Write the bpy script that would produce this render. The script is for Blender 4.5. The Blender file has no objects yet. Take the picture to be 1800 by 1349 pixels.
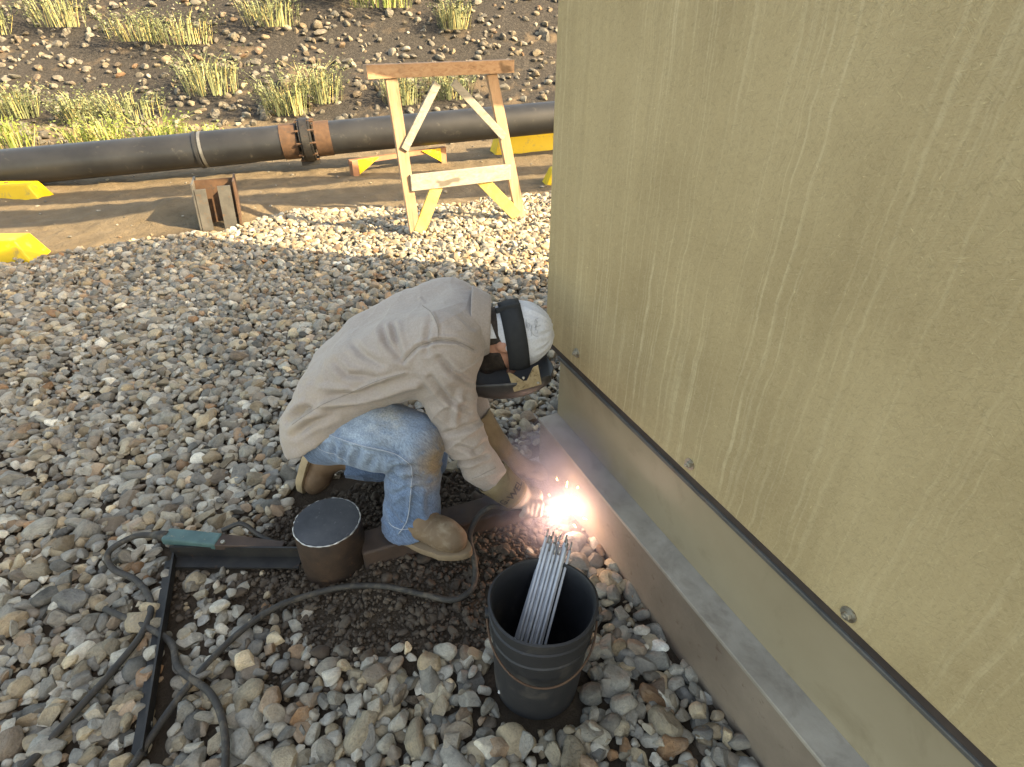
import bpy, bmesh, math, random
import numpy as np
from mathutils import Vector, Matrix, Quaternion

random.seed(7)
rng = np.random.default_rng(11)
SC = bpy.context.scene
COL = SC.collection
R = math.radians

# ------------------------------------------------------------------ camera
CAM_H, PITCH, FPX = 1.55, R(33.2), 990.0 / 1800.0
cam_data = bpy.data.cameras.new('camera')
cam_data.sensor_width = 36.0
cam_data.lens = 36.0 * FPX
cam_data.clip_start, cam_data.clip_end = 0.02, 600.0
cam = bpy.data.objects.new('camera', cam_data)
COL.objects.link(cam)
cam.location = (0, 0, CAM_H)
cam.rotation_euler = (R(90) - PITCH, 0, 0)
SC.camera = cam

# ------------------------------------------------------------------ sky, sun, exposure
SUN_TO = Vector((0.954, -0.30, 0.568)).normalized()
SUN_EL = math.asin(SUN_TO.z)
world = bpy.data.worlds.new('World')
SC.world = world
world.use_nodes = True
wn = world.node_tree
sky = wn.nodes.new('ShaderNodeTexSky')
sky.sky_type = 'NISHITA'
sky.sun_disc = False
sky.sun_elevation = SUN_EL
sky.sun_rotation = math.atan2(SUN_TO.x, SUN_TO.y)
sky.altitude = 620
sky.air_density = 1.0
sky.dust_density = 3.0
sky.ozone_density = 0.6
bgn = wn.nodes['Background']
bgn.inputs['Strength'].default_value = 0.14
wn.links.new(sky.outputs[0], bgn.inputs['Color'])
sun_d = bpy.data.lights.new('sun', 'SUN')
sun_d.energy = 3.2
sun_d.angle = R(0.53)
sun_d.color = (1.0, 0.90, 0.74)
sun = bpy.data.objects.new('sun', sun_d)
COL.objects.link(sun)
sun.rotation_euler = SUN_TO.to_track_quat('Z', 'Y').to_euler()
SC.view_settings.view_transform = 'Standard'
SC.view_settings.look = 'None'
SC.view_settings.exposure = 2.45
SC.view_settings.use_white_balance = True          # the phone balanced for the open shade
SC.view_settings.white_balance_temperature = 9600
SC.view_settings.white_balance_tint = 9
SC.view_settings.gamma = 1.0
SC.view_settings.use_curve_mapping = False
SC.cycles.max_bounces = 8
SC.cycles.volume_bounces = 0
SC.cycles.use_denoising = True
SC.cycles.sample_clamp_indirect = 6.0

# ------------------------------------------------------------------ helpers
def tag(o, label=None, cat=None, group=None, kind=None):
    if label: o['label'] = label
    if cat: o['category'] = cat
    if group: o['group'] = group
    if kind: o['kind'] = kind
    return o

def empty(name, loc=(0, 0, 0)):
    o = bpy.data.objects.new(name, None)
    COL.objects.link(o)
    o.location = loc
    o.empty_display_size = 0.05
    bpy.context.view_layer.update()
    return o

def link(name, me, mat, parent=None):
    o = bpy.data.objects.new(name, me)
    COL.objects.link(o)
    if mat is not None and len(me.materials) == 0:
        me.materials.append(mat)
    if parent is not None:
        o.parent = parent
        o.matrix_parent_inverse = parent.matrix_world.inverted()
    return o

def mesh_from(verts, faces, smooth=False):
    me = bpy.data.meshes.new('m')
    me.from_pydata([tuple(map(float, v)) for v in verts], [], [tuple(map(int, f)) for f in faces])
    if smooth:
        me.polygons.foreach_set('use_smooth', [True] * len(me.polygons))
    me.update()
    return me

def np_mesh(V, Fq, smooth=True):
    """fast mesh from numpy verts (n,3) and faces (m,k)"""
    me = bpy.data.meshes.new('m')
    V = np.asarray(V, np.float32); Fq = np.asarray(Fq, np.int32)
    k = Fq.shape[1]
    me.vertices.add(len(V)); me.vertices.foreach_set('co', V.ravel())
    me.loops.add(Fq.size); me.loops.foreach_set('vertex_index', Fq.ravel())
    me.polygons.add(len(Fq))
    me.polygons.foreach_set('loop_start', np.arange(0, Fq.size, k, dtype=np.int32))
    me.polygons.foreach_set('loop_total', np.full(len(Fq), k, np.int32))
    if smooth:
        me.polygons.foreach_set('use_smooth', np.ones(len(Fq), bool))
    me.update(calc_edges=True)
    return me

class MB:
    """collects shapes into one mesh"""
    def __init__(s): s.v = []; s.f = []
    def add(s, V, Fc):
        n = len(s.v); s.v += [tuple(v) for v in V]; s.f += [tuple(i + n for i in f) for f in Fc]; return s
    def hexa(s, c8):
        return s.add(c8, [(0, 3, 2, 1), (4, 5, 6, 7), (0, 1, 5, 4), (1, 2, 6, 5), (2, 3, 7, 6), (3, 0, 4, 7)])
    def box(s, o, ax, ay, az):
        o, ax, ay, az = map(Vector, (o, ax, ay, az))
        return s.hexa([o, o + ax, o + ax + ay, o + ay, o + az, o + ax + az, o + ax + ay + az, o + ay + az])
    def beam(s, a, b, w, h, up=(0, 0, 1)):
        a, b, up = Vector(a), Vector(b), Vector(up)
        d = (b - a).normalized(); sx = d.cross(up).normalized(); u = sx.cross(d).normalized()
        return s.box(a - sx * w / 2 - u * h / 2, b - a, sx * w, u * h)
    def tube(s, pts, rad, n=10, cap=True):
        pts = [Vector(p) for p in pts]
        rads = rad if isinstance(rad, (list, tuple)) else [rad] * len(pts)
        t0 = (pts[1] - pts[0]).normalized()
        up = Vector((0, 0, 1)) if abs(t0.z) < .9 else Vector((1, 0, 0))
        nx = t0.cross(up).normalized()
        V = []; Fc = []
        for i, p in enumerate(pts):
            t = ((pts[min(i + 1, len(pts) - 1)] - pts[max(i - 1, 0)])).normalized()
            nx = (nx - t * nx.dot(t)).normalized(); ny = t.cross(nx)
            for k in range(n):
                a = 2 * math.pi * k / n
                V.append(p + (nx * math.cos(a) + ny * math.sin(a)) * rads[i])
        for i in range(len(pts) - 1):
            for k in range(n):
                Fc.append((i * n + k, i * n + (k + 1) % n, (i + 1) * n + (k + 1) % n, (i + 1) * n + k))
        if cap:
            Fc.append(tuple(reversed(range(n)))); Fc.append(tuple((len(pts) - 1) * n + k for k in range(n)))
        return s.add(V, Fc)
    def prism(s, poly, off):
        off = Vector(off); P = [Vector(p) for p in poly]; n = len(P)
        return s.add(P + [p + off for p in P], [tuple(reversed(range(n))), tuple(range(n, 2 * n))] +
                     [(i, (i + 1) % n, n + (i + 1) % n, n + i) for i in range(n)])
    def build(s, name, mat, parent=None, smooth=False, bevel=0.0, seg=2, auto=None):
        me = mesh_from(s.v, s.f, smooth)
        bm = bmesh.new(); bm.from_mesh(me); bmesh.ops.recalc_face_normals(bm, faces=bm.faces)
        if bevel > 0:
            bmesh.ops.bevel(bm, geom=list(bm.edges), offset=bevel, segments=seg, affect='EDGES', profile=.5, clamp_overlap=True)
        bm.to_mesh(me); bm.free()
        if auto is not None:
            me.polygons.foreach_set('use_smooth', [True] * len(me.polygons))
            me.set_sharp_from_angle(angle=R(auto))
        return link(name, me, mat, parent)

def catmull(P, n=8):
    P = [Vector(p) for p in P]
    Q = [P[0] * 2 - P[1]] + P + [P[-1] * 2 - P[-2]]
    out = []
    for i in range(1, len(Q) - 2):
        a, b, c, d = Q[i - 1], Q[i], Q[i + 1], Q[i + 2]
        for k in range(n):
            t = k / n
            out.append(.5 * ((2 * b) + (c - a) * t + (2 * a - 5 * b + 4 * c - d) * t * t + (3 * b - a - 3 * c + d) * t ** 3))
    out.append(P[-1])
    return out

# value noise for terrain (numpy)
_perm = rng.random((256, 256)).astype(np.float32)
def vnoise(x, y, s):
    x = np.asarray(x) / s + 100.3; y = np.asarray(y) / s + 57.7
    xi = np.floor(x).astype(int); yi = np.floor(y).astype(int)
    fx = x - xi; fy = y - yi
    fx = fx * fx * (3 - 2 * fx); fy = fy * fy * (3 - 2 * fy)
    g = lambda i, j: _perm[i & 255, j & 255]
    return (g(xi, yi) * (1 - fx) + g(xi + 1, yi) * fx) * (1 - fy) + (g(xi, yi + 1) * (1 - fx) + g(xi + 1, yi + 1) * fx) * fy

def sstep(a, b, x):
    t = np.clip((x - a) / (b - a), 0, 1)
    return t * t * (3 - 2 * t)

# ------------------------------------------------------------------ materials
def new_mat(name):
    m = bpy.data.materials.new(name); m.use_nodes = True
    nt = m.node_tree
    return m, nt, nt.nodes['Principled BSDF']

def N(nt, t, **kw):
    n = nt.nodes.new(t)
    for k, v in kw.items():
        if k in n.inputs: n.inputs[k].default_value = v
        else: setattr(n, k, v)
    return n

def ramp(nt, fac, stops):
    r = nt.nodes.new('ShaderNodeValToRGB')
    e = r.color_ramp.elements
    while len(e) < len(stops): e.new(0.5)
    for i, (p, c) in enumerate(stops):
        e[i].position = p; e[i].color = (*c, 1) if len(c) == 3 else c
    nt.links.new(fac, r.inputs[0])
    return r.outputs[0]

def coords(nt, scale=(1, 1, 1), kind='Object', rot=(0, 0, 0)):
    tc = nt.nodes.new('ShaderNodeTexCoord'); mp = nt.nodes.new('ShaderNodeMapping')
    mp.inputs['Scale'].default_value = scale; mp.inputs['Rotation'].default_value = rot
    if any(rot):                                     # turn first, then stretch
        m0 = nt.nodes.new('ShaderNodeMapping'); m0.inputs['Rotation'].default_value = rot; mp.inputs['Rotation'].default_value = (0, 0, 0)
        nt.links.new(tc.outputs[kind], m0.inputs[0]); nt.links.new(m0.outputs[0], mp.inputs[0])
    else:
        nt.links.new(tc.outputs[kind], mp.inputs[0])
    return mp.outputs[0]

def noise(nt, vec, scale, detail=4, rough=.55, dist=0.0):
    n = N(nt, 'ShaderNodeTexNoise', Scale=scale, Detail=detail, Roughness=rough, Distortion=dist)
    nt.links.new(vec, n.inputs['Vector'])
    return n.outputs['Fac']

def mix(nt, fac, a, b, mode='MIX'):
    m = nt.nodes.new('ShaderNodeMix'); m.data_type = 'RGBA'; m.blend_type = mode
    for sock, val in ((m.inputs[0], fac), (m.inputs[6], a), (m.inputs[7], b)):
        if isinstance(val, (int, float)): sock.default_value = val
        elif isinstance(val, (tuple, list)): sock.default_value = (*val[:3], 1)
        else: nt.links.new(val, sock)
    return m.outputs[2]

def math_n(nt, op, a, b=None, clamp=False):
    m = nt.nodes.new('ShaderNodeMath'); m.operation = op; m.use_clamp = clamp
    for i, val in enumerate((a, b)):
        if val is None: continue
        if isinstance(val, (int, float)): m.inputs[i].default_value = val
        else: nt.links.new(val, m.inputs[i])
    return m.outputs[0]

def bump(nt, bs, h, strength=.3, dist=.01, prev=None):
    b = N(nt, 'ShaderNodeBump', Strength=strength, Distance=dist)
    nt.links.new(h, b.inputs['Height'])
    if prev is not None: nt.links.new(prev, b.inputs['Normal'])
    nt.links.new(b.outputs[0], bs.inputs['Normal'])
    return b.outputs[0]

def simple(name, c1, c2, scale=8, rough=.7, bstr=.25, bscale=60, bdist=.004, metallic=0.0, c3=None, scale3=30, p3=(.55, .7), r2=None):
    m, nt, bs = new_mat(name)
    v = coords(nt)
    n1 = noise(nt, v, scale, 6, .6)
    col = ramp(nt, n1, [(.32, c1), (.68, c2)])
    if c3 is not None:
        n3 = noise(nt, v, scale3, 5, .65, .4)
        f = ramp(nt, n3, [(p3[0], (0, 0, 0)), (p3[1], (1, 1, 1))])
        col = mix(nt, f, col, c3)
    nt.links.new(col, bs.inputs['Base Color'])
    bs.inputs['Metallic'].default_value = metallic
    if r2 is not None:
        rr = N(nt, 'ShaderNodeMapRange'); rr.inputs['To Min'].default_value = rough; rr.inputs['To Max'].default_value = r2
        nt.links.new(noise(nt, v, scale * 2.3, 5), rr.inputs['Value']); nt.links.new(rr.outputs[0], bs.inputs['Roughness'])
    else:
        bs.inputs['Roughness'].default_value = rough
    bump(nt, bs, noise(nt, v, bscale, 5, .6), bstr, bdist)
    return m

M = {}
M['post'] = simple('rusty_black_steel', (.030, .022, .018), (.085, .052, .035), 9, .55, .5, 70, .003, .35, (.16, .085, .045), 22, (.58, .72))
M['post_cap'] = simple('worn_steel_plate', (.055, .058, .065), (.12, .122, .13), 7, .38, .3, 90, .002, .6, (.20, .20, .20), 60, (.62, .72), .6)
M['bright'] = simple('ground_bright_steel', (.45, .43, .40), (.62, .6, .57), 40, .35, .3, 150, .001, .9)
M['tube'] = simple('rusty_square_tube', (.040, .026, .020), (.085, .055, .040), 8, .7, .4, 80, .002, .15, (.05, .038, .035), 14, (.5, .65))
M['black_steel'] = simple('black_angle_steel', (.018, .018, .019), (.045, .042, .038), 12, .55, .3, 80, .002, .4, (.11, .06, .035), 30, (.62, .74))
M['grey_steel'] = simple('weathered_steel', (.075, .073, .068), (.135, .128, .115), 9, .6, .35, 70, .002, .3, (.15, .085, .05), 16, (.58, .72))
M['rust'] = simple('rusted_flange', (.06, .032, .019), (.115, .062, .035), 14, .8, .5, 80, .003, .1, (.05, .04, .035), 20, (.55, .68))
M['bolt'] = simple('galvanised_bolt', (.30, .28, .23), (.46, .43, .36), 50, .42, .2, 120, .001, .7, (.2, .14, .08), 60, (.55, .7))
M['rubber'] = simple('cable_rubber', (.018, .017, .016), (.045, .040, .034), 20, .75, .4, 120, .002, 0, (.10, .082, .06), 26, (.52, .7))
M['hdpe'] = simple('black_polyethylene', (.012, .013, .015), (.026, .027, .029), 3, .36, .12, 40, .002, 0, (.10, .092, .078), 9, (.60, .82), .55)
M['yellow_wood'] = simple('yellow_washed_plywood', (.46, .33, .075), (.54, .41, .14), 8, .7, .3, 70, .002, 0, (.50, .36, .16), 26, (.6, .75))
M['yellow'] = simple('yellow_paint', (.60, .40, .012), (.68, .47, .02), 4, .5, .2, 60, .003, 0, (.26, .19, .085), 14, (.55, .75))
M['teal'] = simple('teal_painted_wood', (.035, .085, .085), (.065, .135, .128), 18, .6, .4, 90, .002, 0, (.25, .22, .14), 30, (.60, .72))
M['wood'] = simple('bare_lumber', (.34, .22, .14), (.44, .30, .19), 6, .7, .25, 60, .002, 0, (.42, .27, .15), 20, (.6, .75))
M['wood_grey'] = simple('weathered_board', (.25, .235, .205), (.34, .32, .28), 6, .8, .3, 60, .002, 0, (.3, .25, .2), 20, (.6, .75))
M['bucket'] = simple('black_bucket_plastic', (.009, .010, .012), (.022, .022, .024), 6, .6, .2, 50, .002, 0, (.065, .058, .05), 12, (.56, .78))
M['rod'] = simple('electrode_flux_grey', (.44, .46, .49), (.56, .58, .61), 30, .6, .25, 200, .0006)
M['rod_tip'] = simple('electrode_bare_end', (.30, .28, .26), (.4, .38, .36), 30, .4, .1, 100, .0005, .8)
M['plate'] = simple('scrap_plate', (.30, .27, .24), (.42, .38, .34), 12, .6, .3, 80, .001, .2, (.15, .09, .06), 24, (.6, .75))
M['leather'] = simple('boot_leather', (.125, .080, .046), (.205, .140, .085), 14, .75, .35, 120, .002, 0, (.27, .215, .15), 20, (.50, .72))
M['leather_dark'] = simple('boot_leather_brown', (.10, .055, .028), (.19, .11, .06), 14, .7, .35, 120, .002, 0, (.28, .2, .12), 20, (.58, .75))
M['sole'] = simple('boot_sole', (.30, .215, .12), (.42, .31, .185), 12, .8, .3, 90, .002)
M['sole_dark'] = simple('boot_sole_dusty', (.17, .12, .075), (.26, .19, .12), 12, .85, .3, 90, .002)
M['glove'] = simple('glove_leather_tan', (.155, .115, .062), (.235, .178, .10), 14, .8, .35, 140, .002, 0, (.12, .085, .05), 22, (.55, .72))
M['glove_palm'] = simple('glove_leather_pale', (.38, .31, .25), (.50, .42, .35), 16, .8, .35, 140, .002, 0, (.3, .22, .16), 24, (.6, .75))
M['faint_ink'] = simple('faded_print', (.22, .22, .23), (.32, .32, .33), 40, .8, .1, 100, .001)
M['ink'] = simple('printed_ink', (.035, .03, .025), (.06, .05, .04), 40, .8, .1, 100, .001)
M['skin'] = simple('skin', (.42, .20, .13), (.50, .26, .175), 20, .55, .15, 200, .0008, 0, (.36, .13, .09), 12, (.5, .75))
M['hair'] = simple('dark_hair', (.018, .012, .009), (.05, .034, .024), 90, .7, .9, 260, .004)
M['hood'] = simple('hood_fibre_shell', (.020, .019, .019), (.045, .040, .037), 8, .5, .2, 90, .001, 0, (.085, .075, .065), 18, (.58, .76))
M['strap'] = simple('black_elastic_strap', (.014, .015, .016), (.022, .023, .024), 30, .85, .3, 400, .0006)
M['brass'] = simple('worn_brass_plate', (.32, .235, .13), (.46, .36, .22), 45, .5, .3, 140, .0008, .5, (.16, .11, .06), 70, (.52, .66))
M['clod'] = simple('soil_clod', (.050, .036, .026), (.105, .078, .055), 20, .95, .7, 60, .006)
M['pipe_band'] = simple('steel_band', (.16, .16, .155), (.25, .25, .24), 12, .5, .2, 60, .001, .6)
M['weed'] = simple('weed_leaf', (.085, .13, .025), (.20, .24, .055), 3, .6, .1, 30, .001)
M['weed_dry'] = simple('weed_dry', (.30, .26, .10), (.42, .36, .16), 3, .7, .1, 30, .001)
M['sage'] = simple('shrub_leaf', (.09, .115, .05), (.19, .21, .11), 3, .7, .1, 30, .001)
M['stem'] = simple('shrub_stem', (.10, .075, .05), (.17, .13, .09), 10, .9, .3, 40, .002)
M['gasket'] = simple('rubber_gasket', (.030, .020, .016), (.055, .038, .030), 10, .8, .3, 60, .002)

def lumber(name, c1, c2, c3, axis):
    m, nt, bs = new_mat(name)
    sc = [34, 34, 34]; sc[axis] = 1.6
    v = coords(nt, tuple(sc)); v0 = coords(nt)
    g = noise(nt, v, 1.0, 6, .65, .8)
    col = ramp(nt, g, [(.28, c3), (.45, c1), (.70, c2)])
    kn = ramp(nt, noise(nt, coords(nt, tuple(s / 5 for s in sc)), 1.3, 2, .5), [(.64, (0, 0, 0)), (.70, (.8, .8, .8))])
    col = mix(nt, kn, col, tuple(x * .45 for x in c3))
    mud = ramp(nt, noise(nt, v0, 7, 5, .65), [(.52, (0, 0, 0)), (.72, (.55, .55, .55))])
    col = mix(nt, mud, col, (.16, .12, .085))
    nt.links.new(col, bs.inputs['Base Color']); bs.inputs['Roughness'].default_value = .8
    bump(nt, bs, g, .5, .003)
    return m
M['wood'] = lumber('bare_lumber', (.33, .21, .13), (.43, .29, .185), (.21, .125, .07), 2)
M['wood_beam'] = lumber('bare_lumber_beam', (.33, .20, .12), (.42, .28, .175), (.20, .115, .065), 0)
M['wood_grey'] = lumber('weathered_board', (.25, .235, .20), (.34, .32, .28), (.17, .15, .12), 0)

def fabric(name, c1, c2, scale, weave=900, wear=None, streak=None, thread=0.0):
    m, nt, bs = new_mat(name)
    v = coords(nt)
    col = ramp(nt, noise(nt, v, scale, 5, .6), [(.3, c1), (.7, c2)])
    col = mix(nt, .35, col, ramp(nt, noise(nt, v, 170, 3, .7), [(.3, tuple(x * .72 for x in c1)), (.7, tuple(min(1, x * 1.22) for x in c2))]))
    if wear:
        for (c, n, rad, soft, amt, thr) in wear:
            sub = N(nt, 'ShaderNodeVectorMath', operation='DISTANCE')
            tc = nt.nodes.new('ShaderNodeTexCoord'); nt.links.new(tc.outputs['Object'], sub.inputs[0]); sub.inputs[1].default_value = n
            mr = N(nt, 'ShaderNodeMapRange'); mr.inputs['From Min'].default_value = rad; mr.inputs['From Max'].default_value = rad - soft
            nt.links.new(sub.outputs['Value'], mr.inputs['Value'])
            nn = ramp(nt, noise(nt, v, 22, 5, .65), [(thr - .12, (0, 0, 0)), (thr + .12, (1, 1, 1))])
            f = math_n(nt, 'MULTIPLY', math_n(nt, 'MULTIPLY', mr.outputs[0], nn), amt)
            col = mix(nt, f, col, c)
    if thread:
        th = noise(nt, coords(nt, (260, 260, 60), rot=(0, .5, 0)), 1.0, 3, .7)
        col = mix(nt, thread, col, ramp(nt, th, [(.30, (.45, .48, .52)), (.5, (1, 1, 1)), (.70, (1.5, 1.48, 1.42))]), 'MULTIPLY')
        sl = noise(nt, coords(nt, (30, 30, 6), rot=(0, .9, .2)), 1.0, 4, .65, .5)
        col = mix(nt, thread * .8, col, ramp(nt, sl, [(.32, (.62, .65, .68)), (.5, (1, 1, 1)), (.68, (1.32, 1.30, 1.26))]), 'MULTIPLY')
    nt.links.new(col, bs.inputs['Base Color'])
    bs.inputs['Roughness'].default_value = .9
    bs.inputs['Sheen Weight'].default_value = .15
    rg = nt.nodes.new('ShaderNodeTexNoise'); rg.noise_type = 'RIDGED_MULTIFRACTAL'; rg.inputs['Scale'].default_value = 7.0; rg.inputs['Detail'].default_value = 3.0; rg.inputs['Distortion'].default_value = .6
    nt.links.new(coords(nt, (1.0, 1.0, 1.9), rot=(.3, .6, .2)), rg.inputs['Vector'])
    b0 = bump(nt, bs, rg.outputs['Fac'], .18, .012)
    b1 = bump(nt, bs, noise(nt, v, 26, 4, .6, .5), .35, .006, b0)
    b2 = bump(nt, bs, noise(nt, v, weave, 2, .5), .25, .001, b1)
    return m

# ------------------------------------------------------------------ signed-distance modelling (bodies, clothes, boots)
def seg(P, a, b, ra, rb):
    a = np.array(a, np.float32); b = np.array(b, np.float32)
    ab = b - a; L = float(ab @ ab) + 1e-12
    t = np.clip(((P - a) @ ab) / L, 0, 1)
    d = P - a - t[..., None] * ab
    return np.sqrt((d * d).sum(-1)) - (ra + (rb - ra) * t)

def ell(P, c, axes, rad):
    q = (P - np.array(c, np.float32)) @ np.array(axes, np.float32).T
    k = q / np.array(rad, np.float32)
    l = np.sqrt((k * k).sum(-1)) + 1e-9
    l2 = np.sqrt(((q / np.array(rad, np.float32) ** 2) ** 2).sum(-1)) + 1e-9
    return l * (l - 1) / l2

def smin(a, b, k):
    h = np.clip(.5 + .5 * (b - a) / k, 0, 1)
    return b + (a - b) * h - k * h * (1 - h)

def chain(P, pts, k=.03):
    d = None
    for (a, ra), (b, rb) in zip(pts[:-1], pts[1:]):
        s = seg(P, a, b, ra, rb)
        d = s if d is None else smin(d, s, k)
    return d

def surface_nets(fn, lo, hi, h):
    lo = np.array(lo, np.float32); hi = np.array(hi, np.float32)
    n = np.ceil((hi - lo) / h).astype(int) + 1
    ax = [lo[i] + h * np.arange(n[i], dtype=np.float32) for i in range(3)]
    f = np.empty(tuple(n), np.float32)
    step = max(1, int(400000 // (n[1] * n[2])))
    for i in range(0, n[0], step):
        g = np.stack(np.meshgrid(ax[0][i:i + step], ax[1], ax[2], indexing='ij'), -1)
        f[i:i + step] = fn(g)
    s = f < 0
    cs = np.zeros(tuple(n - 1), np.int8)
    for dx in (0, 1):
        for dy in (0, 1):
            for dz in (0, 1):
                cs += s[dx:n[0] - 1 + dx, dy:n[1] - 1 + dy, dz:n[2] - 1 + dz]
    act = (cs > 0) & (cs < 8)
    idx = np.full(act.shape, -1, np.int64)
    I = np.argwhere(act); idx[act] = np.arange(len(I))
    acc = np.zeros((len(I), 3)); cnt = np.zeros(len(I))
    cor = [(a, b, c) for a in (0, 1) for b in (0, 1) for c in (0, 1)]
    for a in cor:
        for axn in range(3):
            if a[axn] == 1: continue
            b = list(a); b[axn] = 1
            fa = f[I[:, 0] + a[0], I[:, 1] + a[1], I[:, 2] + a[2]]; fb = f[I[:, 0] + b[0], I[:, 1] + b[1], I[:, 2] + b[2]]
            mk = (fa < 0) != (fb < 0)
            t = np.where(mk, fa / np.where(mk, fa - fb, 1), 0)
            p = np.tile(np.array(a, float), (len(I), 1)); p[:, axn] += t
            acc[mk] += p[mk]; cnt[mk] += 1
    V = lo + h * (I + acc / cnt[:, None])
    quads = []
    for axn in range(3):
        o1, o2 = [(1, 2), (2, 0), (0, 1)][axn]
        sl0 = [slice(1, n[k] - 1) for k in range(3)]; sl0[axn] = slice(0, n[axn] - 1)
        sl1 = list(sl0); sl1[axn] = slice(1, n[axn])
        a = s[tuple(sl0)]; b = s[tuple(sl1)]
        E = np.argwhere(a != b); flip = a[a != b]
        base = E.copy(); base[:, o1] += 1; base[:, o2] += 1
        def cid(d1, d2):
            c = base.copy(); c[:, o1] -= d1; c[:, o2] -= d2
            return idx[c[:, 0], c[:, 1], c[:, 2]]
        q = np.stack([cid(1, 1), cid(0, 1), cid(0, 0), cid(1, 0)], -1)
        q[~flip] = q[~flip][:, ::-1]
        quads.append(q)
    return V.astype(np.float64), np.concatenate(quads)

def vnormals(V, Q):
    n = np.cross(V[Q[:, 2]] - V[Q[:, 0]], V[Q[:, 3]] - V[Q[:, 1]])
    out = np.zeros_like(V)
    for k in range(4): np.add.at(out, Q[:, k], n)
    return out / (np.linalg.norm(out, axis=1, keepdims=True) + 1e-12)

def relax(V, Q, it=2, lam=.5):
    for _ in range(it):
        acc = np.zeros_like(V); c = np.zeros(len(V))
        for k in range(4):
            a, b = Q[:, k], Q[:, (k + 1) % 4]
            np.add.at(acc, a, V[b]); np.add.at(c, a, 1)
            np.add.at(acc, b, V[a]); np.add.at(c, b, 1)
        V = V * (1 - lam) + lam * acc / np.maximum(c, 1)[:, None]
    return V

def fold_disp(V, Nn, folds, y0, side=.0):
    """real creases and seams pushed into the surface; folds are (depth, width, [(x, z), ...]) on the near side"""
    q = np.stack([V[:, 0] + .12 * (V[:, 1] - y0), V[:, 2] + .6 * (V[:, 1] - y0)], -1)
    near = sstep(.15, -.25, Nn[:, 1])
    D = np.zeros(len(V))
    for amp, w, pts in folds:
        best = np.full(len(V), 9.); tt = np.zeros(len(V)); tot = len(pts) - 1
        for i in range(tot):
            a = np.array(pts[i]); b = np.array(pts[i + 1]); ab = b - a
            t = np.clip(((q - a) @ ab) / (ab @ ab), 0, 1)
            d = np.linalg.norm(q - a - t[:, None] * ab, axis=1)
            m = d < best; best[m] = d[m]; tt[m] = (i + t[m]) / tot
        prof = np.exp(-(best / w) ** 2) - .45 * np.exp(-((best - 1.9 * w) / (1.1 * w)) ** 2)
        D += amp * prof * near * (.35 + .65 * np.sin(np.pi * np.clip(tt, .06, .94)))
    return D

def subdiv(V, Q):
    E = np.concatenate([Q[:, [0, 1]], Q[:, [1, 2]], Q[:, [2, 3]], Q[:, [3, 0]]]); Es = np.sort(E, 1)
    key = Es[:, 0].astype(np.int64) * (len(V) + 1) + Es[:, 1]
    u, first, inv = np.unique(key, return_index=True, return_inverse=True)
    em = (V[Es[first, 0]] + V[Es[first, 1]]) / 2; n = len(V); m = len(Q)
    e = inv.reshape(4, m) + n; fc = np.arange(m) + n + len(em)
    V2 = np.concatenate([V, em, V[Q].mean(1)])
    Q2 = np.concatenate([np.stack([Q[:, 0], e[0], fc, e[3]], -1), np.stack([Q[:, 1], e[1], fc, e[0]], -1),
                         np.stack([Q[:, 2], e[2], fc, e[1]], -1), np.stack([Q[:, 3], e[3], fc, e[2]], -1)])
    return V2, Q2

def seam(name, host, pts, y0, r, mat, parent, off=.0008):
    """a stitched seam laid on the cloth along (x, z) points of its near side"""
    from mathutils.bvhtree import BVHTree
    me = host.data; bv = BVHTree.FromPolygons([v.co[:] for v in me.vertices], [p.vertices[:] for p in me.polygons])
    d = Vector((-.12, 1, -.6)).normalized(); out = []
    for q in catmull([(x, y0, z) for x, z in pts], 14):
        h = bv.ray_cast(q - d * .6, d)
        if h[0] is not None: out.append(h[0] + h[1] * off)
    if len(out) > 3: return MB().tube(out, r, 5).build(name, mat, parent, smooth=True)

def sdf_obj(name, fn, lo, hi, h, mat, parent, folds=None, y0=1.385, it=2, wrinkle=None):
    V, Q = surface_nets(fn, lo, hi, h)
    V = relax(V, Q, it)
    if folds is not None:
        V, Q = subdiv(V, Q); V = relax(V, Q, 2)
    if folds is not None or wrinkle is not None:
        Nn = vnormals(V, Q); D = np.zeros(len(V))
        if folds is not None: D += fold_disp(V, Nn, folds, y0)
        if wrinkle is not None: D += wrinkle(V)
        V = V + Nn * D[:, None]
    return link(name, np_mesh(V, Q), mat, parent)

# ================================================================== SETTING
W_N = np.array([.910, .414]); W_P = .896          # the shelter's long wall: normal and distance
EDGE_X = np.array([-9, -5.2, -3.76, -2.98, -2.33, -1.83, -1.08, .35, 1.5, 4])
EDGE_Y = np.array([2.6, 3.3, 3.93, 4.62, 4.84, 5.30, 5.37, 5.87, 6.2, 6.6])

def gravel_mask(x, y):
    x = np.asarray(x); y = np.asarray(y)
    e = np.interp(x, EDGE_X, EDGE_Y) + .22 * (vnoise(x, y, .5) - .5) + .12 * (vnoise(x, y, .16) - .5)
    m = sstep(.10, -.06, y - e)
    w = .10 * (vnoise(x, y, .13) - .5)
    for cx, cy, rx, ry, ang, k in ((-.38, 1.42, .50, .27, .3, 1.0), (-.24, 1.12, .42, .20, .1, .97), (-.62, .98, .26, .16, .2, .6),
                                   (-1.02, 1.12, .26, .09, -.2, .5), (.02, 1.30, .22, .13, .4, .75), (-.74, 1.30, .16, .22, 0, .7),
                                   (-.55, .62, .30, .2, 0, .25)):
        ca, sa = math.cos(ang), math.sin(ang)
        u = ((x - cx) * ca + (y - cy) * sa) / rx; v = (-(x - cx) * sa + (y - cy) * ca) / ry
        m = m * (1 - k * sstep(1.25, .75, np.sqrt(u * u + v * v) + w * 2))
    return m

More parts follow.
